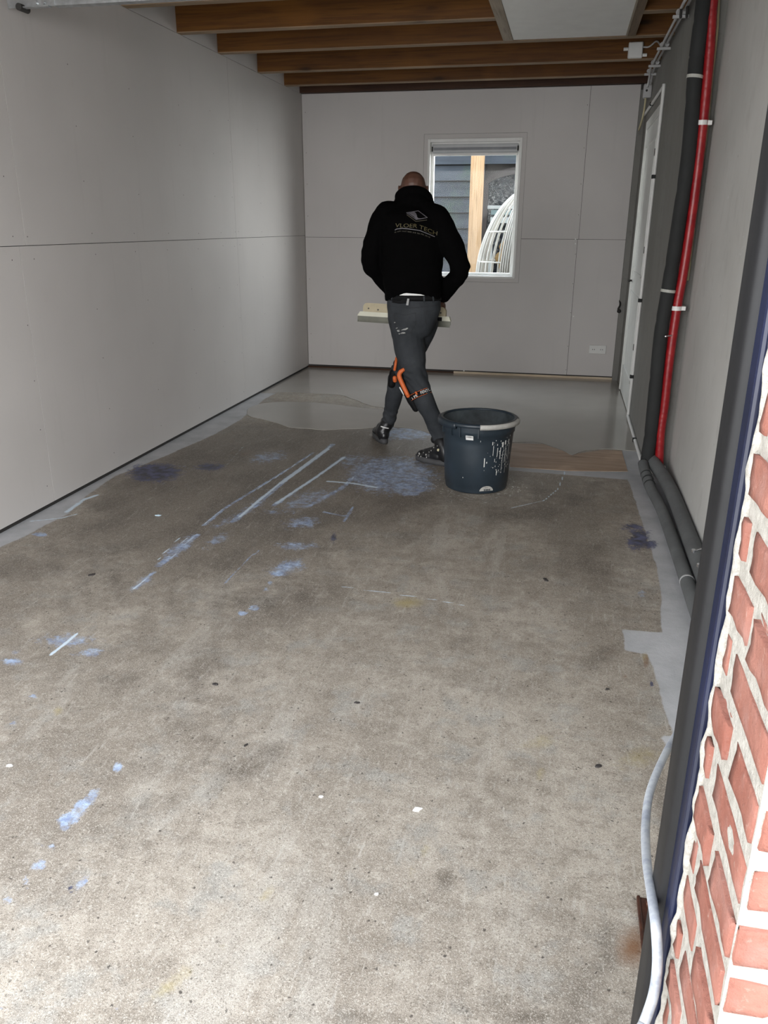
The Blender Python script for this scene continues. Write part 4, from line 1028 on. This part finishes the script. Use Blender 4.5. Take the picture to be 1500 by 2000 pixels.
# drop geometry from the camera onto a garment surface, used for prints and patches
def caster(objs):
    vs, fs = [], []
    for o in objs:
        k = len(vs); vs += [v.co+foot0 for v in o.data.vertices]; fs += [tuple(i+k for i in p.vertices) for p in o.data.polygons]
    return bvhtree.BVHTree.FromPolygons(vs, fs)
tree_j = caster([jk]); tree_p = caster([je]); tree_b = caster([je, bt])
def onto(tree, px, py, off=.002):
    d_ = (at(px, py, y=1)-CAM).normalized(); h, n_, _, _ = tree.ray_cast(CAM, d_)
    if h is None: return None
    return h-d_*off
def decal(tree, polys, off=.002, th=0):
    """polys: lists of (px,py); each becomes a small n-gon lying on the cloth"""
    bm = bmesh.new()
    for P in polys:
        q = [onto(tree, a, b, off) for a, b in P]
        if any(v is None for v in q): continue
        try: bm.faces.new([bm.verts.new(v) for v in q])
        except Exception: pass
    return bm
def stroke(pts, w):
    out = []
    fine = []
    for (a, b), (c, d_) in zip(pts, pts[1:]):
        m_ = max(1, int(math.hypot(c-a, d_-b)/2.5)); fine += [(a+(c-a)*k/m_, b+(d_-b)*k/m_) for k in range(m_)]
    fine.append(pts[-1])
    for (a, b), (c, d_) in zip(fine, fine[1:]):
        L_ = math.hypot(c-a, d_-b); nx, ny = -(d_-b)/L_*w/2, (c-a)/L_*w/2; ex, ey = (c-a)/L_*w*.2, (d_-b)/L_*w*.2
        out.append([(a+nx-ex, b+ny-ey), (c+nx+ex, d_+ny+ey), (c-nx+ex, d_-ny+ey), (a-nx-ex, b-ny-ey)])
    return out
M_gold = simple('gold_print', (.075, .058, .018), .6, var=.3, sc=60); M_silv = simple('silver_print', (.12, .112, .125), .5, var=.3, sc=30); M_gsil = simple('dull_print', (.06, .052, .036), .6)
def text_polys(body, bold=.0):
    cu = bpy.data.curves.new('t', 'FONT'); cu.body = body; cu.size = 1; cu.offset = bold; cu.resolution_u = 3
    o = bpy.data.objects.new('t', cu); COL.objects.link(o); dg = bpy.context.evaluated_depsgraph_get(); m = bpy.data.meshes.new_from_object(o.evaluated_get(dg), depsgraph=dg)
    bpy.data.objects.remove(o); P = [[(m.vertices[i].co.x, m.vertices[i].co.y) for i in p.vertices] for p in m.polygons]; bpy.data.meshes.remove(m)
    xs = [a for p in P for a, b in p]; ys = [b for p in P for a, b in p]; return P, min(xs), max(xs), max(ys)
def interp(t, K):
    for (a, b), (c, d_) in zip(K, K[1:]):
        if t <= c: return b+(d_-b)*(t-a)/(c-a)
    return K[-1][1]
P, x0, x1, hh = text_polys('VLOER TECH', .0)
base = [(771, 443.8), (790, 444.2), (812, 445.0), (822, 447.5), (834, 452.5), (850, 459.5)]
def mp(a, b):
    X_ = 771.5+(a-x0)/(x1-x0)*82; return (X_+b/hh*1.0, interp(X_, base)-b/hh*7.6)
o = put(obj('back_print', decal(tree_j, [[mp(a, b) for a, b in p] for p in P], .0035), M_gold, jk)); o['label'] = 'gold lettering'
ul = [(771.5, 449.2), (775, 447.2), (786, 446.0), (797, 447.0), (808, 448.5), (820, 450.2), (828, 453.5), (838, 457.5), (849, 462.3)]
put(obj('print_underline', decal(tree_j, stroke(ul, 1.5), .0035), M_silv, jk))
sub = []; K = [(770, 454), (780, 451.5), (795, 452), (810, 454.5), (825, 457.5), (838, 463), (850, 469)]
xx = 771.0
random.seed(4)
for wl_ in (2, 5, 5, 5, 4, 3, 4, 3, 2):
    for k in range(wl_):
        yy = interp(xx, K); sub += stroke([(xx, yy-1.1), (xx+random.uniform(-.2, .4), yy+1.1)], .55); 
        if random.random() < .6: sub += stroke([(xx, yy+random.choice((-1, 0, 1))), (xx+1.0, yy+random.choice((-1, 0, 1)))], .5)
        xx += 1.75
    xx += 1.5
put(obj('print_subtitle', decal(tree_j, sub, .0035), M_gsil, jk))
rh = [(794, 415.5), (817, 411.7), (834.6, 425), (813, 428.8)]
dec = stroke(rh+[rh[0]], 1.3)+[[(796, 415.5), (803, 414.4), (805, 418), (801, 418.3)], [(803, 414.4), (809, 413.6), (812.5, 416.5), (814, 420), (805, 418)], [(801, 418.3), (805, 418), (814, 420), (814.5, 423.5), (808, 423)], [(808, 423), (814.5, 423.5), (817, 426), (824, 426.9), (813, 428)]]
put(obj('print_emblem', decal(tree_j, dec, .0035), M_silv, jk))
put(obj('print_emblem_edge', decal(tree_j, stroke([(794.5, 419.2), (812, 432.4), (833.8, 429.6)], 1.3), .0035), M_gsil, jk))
# belt pouch, loops, pocket seams, plaster smears
bm = bmesh.new(); c1, c2 = onto(tree_b, 767, 584, .02), onto(tree_b, 793, 595, .014)
q = [onto(tree_b, a, b, .012) for a, b in ((766, 583), (794, 583), (793, 592.5), (780, 593), (766, 591))]
fv = [bm.verts.new(v) for v in q]; bv_ = [bm.verts.new(v+Vector((0, .012, 0))) for v in q]; bm.faces.new(fv); bm.faces.new(bv_[::-1])
for i in range(5): bm.faces.new((fv[i], fv[(i+1) % 5], bv_[(i+1) % 5], bv_[i]))
bmesh.ops.recalc_face_normals(bm, faces=bm.faces[:]); put(obj('belt_pouch', bm, M_blk, pe))
put(obj('hanging_tag', decal(tree_b, [[(795.5, 583), (799.5, 583.5), (797.5, 596.5), (793, 596)]], .014), simple('grey_label', (.30, .30, .30), .6), pe))
for lx in (828, 765, 846):
    put(obj('belt_loop', decal(tree_b, stroke([(lx-.6, 574.5), (lx, 582), (lx+.6, 590)], 3.2), .004), M_jean, je))
seam = stroke([(770, 612), (790, 616), (812, 611)], .8)+stroke([(770, 612), (772, 638), (787, 653), (802, 650), (812, 632), (812, 611)], .7)+stroke([(829, 610), (846, 606)], .8)+stroke([(829, 610), (832, 632), (841, 640)], .7)+stroke([(757, 597), (800, 602), (858, 596)], .7)
put(obj('pocket_seam', decal(tree_p, seam, .0025), simple('seam_shadowless_dark_thread', (.012, .013, .014), .8), je))
sm = []
for cx, cy, rx_, ry_ in ((790, 643.5, 7, 1.7), (778, 646, 3, 2.2), (787, 650.5, 5, 1.4), (771, 630, 1.2, 1.2), (775, 641, 1.6, 1.2), (795, 641, 2.5, .9), (780, 652, 1.4, 1)):
    sm.append([(cx+rx_*(1+.3*random.uniform(-1, 1))*math.cos(t_*math.pi/5), cy+ry_*(1+.4*random.uniform(-1, 1))*math.sin(t_*math.pi/5)-.12*rx_*math.cos(t_*math.pi/5)) for t_ in range(10)])
M_plas = simple('dried_plaster', (.30, .30, .285), .8)
for poly_ in sm:
    b_ = decal(tree_p, [poly_], .0025)
    if len(b_.faces): put(obj('plaster_smear', b_, M_plas, je))

# body: head, neck, arms with hands, trunk and legs as one skin
bm = bmesh.new()
HC = C(807, 371, .085)          # centre of the skull, bowed forward (away from the viewer)
tilt = Matrix.Rotation(.18, 4, 'Z') @ Matrix.Rotation(-.50, 4, 'X')     # faces away (+Y), looking down
def hl(x, y, z): return HC + (tilt @ Vector((x, y, z)))
def hb(p, r): ball(bm, hl(*p), r, tilt)
hb((0, -.008, .022), (.079, .094, .083)); hb((0, .03, -.035), (.064, .066, .075)); hb((0, .055, -.075), (.042, .038, .034))
hb((0, .082, -.085), (.022, .018, .018)); hb((0, .084, .018), (.055, .018, .016))        # chin, brow
limb(bm, [hl(0, .092, .010), hl(0, .108, -.022), hl(0, .104, -.030)], [.009, .012, .014])      # nose
hb((.013, .100, -.033), (.009, .010, .008)); hb((-.013, .100, -.033), (.009, .010, .008))
hb((0, .090, -.052), (.024, .012, .007)); hb((0, .089, -.063), (.021, .012, .007))               # lips
for s_ in (-1, 1):
    hb((s_*.045, .062, -.018), (.022, .020, .018))
    ball(bm, hl(s_*.083, -.004, -.008), (.010, .017, .029), tilt @ Matrix.Rotation(s_*.35, 4, 'Z'))
    ball(bm, hl(s_*.089, -.012, .004), (.006, .012, .020), tilt @ Matrix.Rotation(s_*.5, 4, 'Z'))
limb(bm, [hl(0, -.02, -.03), C(807, 392, .05), C(806, 408, .03)], [.062, .058, .07])
loft(bm, [(C(806, 590), .150, .100), (C(806, 540), .155, .105), (C(806, 470), .170, .110), (C(806, 425, .02), .165, .095), (C(806, 405, .04), .09, .07)])
loft(bm, [(C(806, 640), .12, .095), (C(806, 615), .145, .105), (C(806, 588), .148, .095)])
for s_, e_, w_ in ((sL, eL, wL), (sR, eR, wR)): limb(bm, [s_, e_, w_], [.055, .042, .029])
limb(bm, [hN, kN, aN], [.080, .052, .038]); limb(bm, [hF, kF, aF], [.080, .052, .038])
# spreader placement (needed by the hands)
SL, SR = at(707, 609, y=5.56), at(871, 619, y=5.42)      # ends of the board's lower edge
ax = (SR-SL).normalized(); upv = Vector((0, .10, 1)).normalized(); upv = (upv-ax*upv.dot(ax)).normalized(); nrm_ = ax.cross(upv)    # nrm_ points away from the viewer
if nrm_.y < 0: nrm_ = -nrm_
def sp_(a, b, c): return SL+ax*a+upv*b+nrm_*c
LEN = (SR-SL).length
def hand(w_, side):
    a0 = (w_-SL).dot(ax)+(.035 if side < 0 else -.035); K0 = sp_(a0, .078, -.022)     # knuckle line above the board's top edge
    wrist = w_
    pts = [wrist, wrist.lerp(K0, .5)+Vector((0, 0, .008))]
    limb(bm, [wrist, wrist.lerp(K0, .45), K0], [.029, .034, .030], 5, 14)
    for k, (off, l1, l2, l3) in enumerate(((-.033, .030, .020, .017), (-.011, .034, .023, .018), (.011, .032, .021, .018), (.032, .026, .017, .015))):
        b0 = K0+ax*off; o1 = b0+nrm_*.036+upv*.004; o2 = o1+nrm_*.010-upv*l1; o3 = o2-upv*l2-nrm_*.004; o4 = o3-upv*l3*.8-nrm_*.008
        limb(bm, [b0, o1, o2, o3, o4], [.0105, .010, .0092, .0085, .0075], 4, 10)
    th = K0+ax*(.045 if side < 0 else -.045)     # thumb leaves the side of the palm, lies along the near face
    limb(bm, [wrist.lerp(K0, .45)+ax*(.02 if side < 0 else -.02), th-nrm_*.010-upv*.010, th-nrm_*.004-upv*.042, th+nrm_*.004-upv*.062], [.015, .012, .0105, .009], 4, 10)
hand(wL+Vector((.01, .03, -.02)), -1); hand(wR+Vector((-.012, .03, -.02)), 1)
bd = put(bake('body', bm, .0055, 2, M_skin, pe))
for s_ in (-1, 1):
    bm = bmesh.new(); ball(bm, hl(s_*.031, .083, -.004), .0115, tilt); e_ = put(obj('eye', bm, M_refl, pe, True))
    bm = bmesh.new(); ball(bm, hl(s_*.031, .0915, -.005), (.005, .0035, .005), tilt); put(obj('iris', bm, M_blk, e_, True))

# boots
def boot(name, heel, d_, ankle, lab, strip_side):
    d_ = Vector(d_).normalized(); lat = Vector((d_.y, -d_.x, 0)); Z = Vector((0, 0, 1))
    def W_(a, b, c): return Vector(heel)+d_*a+lat*b+Z*c
    Rm = Matrix(((d_.x, lat.x, 0, 0), (d_.y, lat.y, 0, 0), (0, 0, 1, 0), (0, 0, 0, 1)))
    b = bmesh.new()
    for a, r_, c in ((.235, (.052, .046, .036), .042), (.19, (.06, .045, .042), .048), (.13, (.07, .042, .052), .055), (.055, (.052, .040, .055), .055)): ball(b, W_(a, 0, c), r_, Rm)
    limb(b, [W_(.21, 0, .062), W_(.15, 0, .080), W_(.09, 0, .105)], [.030, .036, .044])
    A_ = W_(.062, 0, .09); limb(b, [W_(.058, 0, .06), A_, A_.lerp(Vector(ankle), .75)], [.046, .048, .050])
    limb(b, [A_.lerp(Vector(ankle), .8)+d_*.03+Z*.01, A_.lerp(Vector(ankle), .6)+d_*.06+Z*.02], [.028, .022])      # tongue
    # cut below the sole line
    o = put(bake(name, b, .005, 3, M_boot, pe, lambda p, n_: noise.noise(p*30)*.0015)); o['label'] = lab
    for v in o.data.vertices:
        if v.co.z < .022: v.co.z = .022
    b = bmesh.new(); n = 32; lo, mi, hi = [], [], []
    for k in range(n):
        a = 2*math.pi*k/n; x_, y_ = math.cos(a), math.sin(a)
        L_ = .148+.148*math.copysign(abs(x_)**.8, x_); w_ = (.041 if x_ < -.3 else .050)*math.copysign(abs(y_)**.8, y_)*(.86 if abs(x_+.1) < .25 else 1)
        toe = .010*max(0, (L_-.22)/.07)
        lo.append(b.verts.new(W_(L_*.985+.002, w_*.96, .001+toe*.6))); mi.append(b.verts.new(W_(L_, w_, .014+toe))); hi.append(b.verts.new(W_(L_, w_*.98, .036+toe*.7+.006*math.sin(L_*38))))
    for p, q in ((lo, mi), (mi, hi)):
        for k in range(n): b.faces.new((p[k], p[(k+1) % n], q[(k+1) % n], q[k]))
    b.faces.new(lo[::-1]); b.faces.new(hi); bmesh.ops.recalc_face_normals(b, faces=b.faces[:])
    put(obj('boot_sole', b, M_soleb, o, True))
    b = bmesh.new(); pts = []
    for k in range(7):
        a = math.radians(-35+70*k/6)+math.pi; pts.append(W_(.058+.057*math.cos(a), .051*math.sin(a), .115+.003*k*strip_side))
    tube(b, pts, .0042, 8); put(obj('reflective_strip', b, M_refl, o, True))
    b = bmesh.new()
    for k in range(4):
        z_ = .082+k*.016; a_ = .155-k*.022; tube(b, spline([W_(a_, -.030, z_), W_(a_+.014, 0, z_+.018), W_(a_, .030, z_)], 5), .0028, 6)
    put(obj('laces', b, M_soleb, o, True))
    return o, W_
toeN = at(813, 897, z=0); dN = Vector((-.90, .42, 0)).normalized()
bN, WN = boot('boot', toeN-dN*.296, dN, aN, 'near boot, glossy and splashed with compound, toe to the left', 1)
dF = Vector((-.42, .90, 0)).normalized()
hlF = at(752, 868, z=0); bF, WF = boot('boot', hlF, dF, aF, 'far boot seen from the heel', 1)
# compound splashes on the near boot
tb = caster([bN])
sp2 = []
for a, b, r_ in ((819, 886, 1.6), (822, 892, 1.2), (817, 890, 1), (832, 888, 1.2), (833, 893, 1), (842, 880, .9), (847, 874, 1), (827, 884, .8), (838, 883, .8), (820, 896, 1), (854, 871, .8)):
    sp2.append([(a+r_*math.cos(t_), b+r_*1.6*math.sin(t_)) for t_ in (0, 1.2, 2.4, 3.6, 4.8)])
put(obj('splash', decal(tb, sp2, .002), M_grip, bN)); tag(bN.children[-1], kind='stuff')
bm = bmesh.new(); p_ = onto(tb, 856, 879, .003)
if p_: tube(bm, [p_, p_+Vector((0, .004, 0))], .009, 10)
else: tube(bm, [aN, aN+Vector((0, .004, 0))], .009, 10)
put(obj('ankle_badge', bm, M_pvcy, bN))

# knee pads
def kneepad(name, lab):
    o = empty(name, (0, 0, 0)); o.parent = pe; o['label'] = lab; return o
# near leg: strap with lettering just under the knee
t1 = bmesh.new()
axn = (C(829, 782, -.08)-C(813, 742, -.05)).normalized(); c0 = C(822, 770, -.068)
tube(t1, [c0-axn*.021, c0-axn*.018, c0+axn*.018, c0+axn*.021], [.070, .0755, .0725, .068], 32)
kp = put(obj('knee_pad_strap', t1, M_blk, pe, True)); kp['label'] = 'black elastic strap with white lettering and orange edges'
for s_ in (-.0165, .0165):
    b = bmesh.new(); tube(b, [c0+axn*(s_-.0012), c0+axn*(s_+.0012)], .0764 if s_ < 0 else .0735, 32); put(obj('strap_edging', b, M_or, kp, True))
tk = caster([kp]); lp = []
P, x0, x1, hh = text_polys('FENTO', .0)
def place(u0, v0, w_, h_, ang, P=P, x0=x0, x1=x1, hh=hh):
    ca, sa = math.cos(ang), math.sin(ang); out = []
    for p in P:
        out.append([(u0+((a-x0)/(x1-x0)*w_)*ca-(b/hh*h_)*sa*1, v0-((a-x0)/(x1-x0)*w_)*sa-(b/hh*h_)*ca) for a, b in p])
    return out
lp += place(822.5, 769.8, 21, 5.4, .36)
P2, a0_, a1_, h2_ = text_polys('O FE', .0); lp += place(802.5, 783.5, 17, 5.2, .62, P2, a0_, a1_, h2_)
put(obj('strap_lettering', decal(tk, lp, .002), M_refl, kp))
b = bmesh.new(); tube(b, [at(812, 765, y=5.09), at(814.5, 771, y=5.085)], .007, 8); put(obj('strap_buckle', b, M_or, kp, True))
b = bmesh.new(); limb(b, [C(785, 733, -.04), C(792, 752, -.05), C(803, 778, -.06), C(812, 798, -.06)], [.030, .037, .034, .024]); k1 = put(bake('knee_pad', b, .007, 3, M_blk, pe)); k1['label'] = 'black knee pad of the near leg with an orange side bar'
b = bmesh.new(); limb(b, [C(788, 722, -.115), C(782, 727, -.112), C(780, 735, -.11), C(786, 750, -.11), C(797, 773, -.11)], [.012, .015, .0155, .015, .014]); put(obj('side_bar', b, M_or, k1, True))
b = bmesh.new(); limb(b, [at(781, 757, y=5.17), at(788, 770, y=5.17)], [.0045, .0045]); put(obj('white_lettering_strip', b, M_refl, k1, True))
b = bmesh.new(); limb(b, [C(769, 728, .18), C(765, 750, .19)], [.030, .026]); k2 = put(bake('knee_pad', b, .007, 3, M_blk, pe)); k2['label'] = 'black knee pad of the far leg'
b = bmesh.new(); limb(b, [C(774.5, 699, .12), C(771, 722, .10)], [.009, .012]); put(obj('side_bar', b, M_or, k2, True))
b = bmesh.new(); limb(b, [C(771, 738, .13), C(771.5, 743, .13)], [.015, .017]); put(obj('orange_tab', b, M_or, k2, True))

# ------------------------------------------------------------------ the spreader he holds
S0 = SL.copy()
spd = empty('toothed_spreader', S0); tag(spd, 'wide wooden-backed toothed spreader held at waist height in front of the worker', 'tool')
M_swood = simple('pale_birch_board', (.44, .38, .26), .6, var=.1, sc=15); M_blade = simple('rubbed_steel_blade', (.16, .16, .13), .45, .3, var=.2); M_clamp = simple('cream_clamp_strip', (.62, .61, .50), .45, var=.06)
def SP(a, b, c): return sp_(a, b, c)-S0
def slab3(bm, outline, c0_, c1_):
    f_ = [bm.verts.new(SP(a, b, c0_)) for a, b in outline]; g_ = [bm.verts.new(SP(a, b, c1_)) for a, b in outline]
    bm.faces.new(f_); bm.faces.new(g_[::-1])
    for i in range(len(outline)): j = (i+1) % len(outline); bm.faces.new((f_[i], g_[i], g_[j], f_[j]))
def rounded(x0, x1, y0, y1, r):
    out = [(x0, y0)]
    out += [(x0+r-r*math.cos(t_*math.pi/12), y1-r+r*math.sin(t_*math.pi/12)) for t_ in range(7)]
    out += [(x1-r+r*math.sin(t_*math.pi/12), y1-r+r*math.cos(t_*math.pi/12)) for t_ in range(7)]
    return out+[(x1, y0)]
bm = bmesh.new(); slab3(bm, rounded(0.012, LEN, 0, .062, .030), -.010, .010); bmesh.ops.recalc_face_normals(bm, faces=bm.faces[:]); wd = obj('wooden_board', bm, M_swood, spd)
for a, b in ((.055, .026), (.128, .020), (LEN-.035, .024), (LEN-.10, .024)):
    bm = bmesh.new(); tube(bm, [SP(a, b, -.0125), SP(a, b, -.0095)], .0052, 10); obj('screw', bm, M_soleb, wd)
bm = bmesh.new(); slab3(bm, [(-.010, 0.003), (-.030, -.027), (LEN+.038, -.027), (LEN+.026, 0.003)], -.0125, .012); bmesh.ops.recalc_face_normals(bm, faces=bm.faces[:]); obj('clamp_strip', bm, M_clamp, spd)
bm = bmesh.new(); o_ = [(-.030, -.0275)]; n_t = 66
for k in range(n_t):
    u = -.030+(LEN+.066)*k/n_t; st_ = (LEN+.066)/n_t; o_ += [(u, -.068), (u+st_*.5, -.068), (u+st_*.5, -.052), (u+st_, -.052)]
o_.append((LEN+.036, -.0275)); slab3(bm, o_, -.004, .002); bmesh.ops.triangulate(bm, faces=[f_ for f_ in bm.faces if len(f_.verts) > 4]); bmesh.ops.recalc_face_normals(bm, faces=bm.faces[:]); obj('toothed_blade', bm, M_blade, spd)
bm = bmesh.new(); slab3(bm, [(LEN-.085, -.004), (LEN-.085, -.028), (LEN-.022, -.028), (LEN-.022, -.004)], -.020, -.0141); obj('clamp_block', bm, M_blk, spd)
bm = bmesh.new(); tube(bm, spline([SP(LEN*.25, .04, .012), SP(LEN*.28, .045, .05), SP(LEN*.72, .045, .05), SP(LEN*.75, .04, .012)], 6), .012, 12); obj('back_grip', bm, M_swood, spd, True)
#PERSON-END
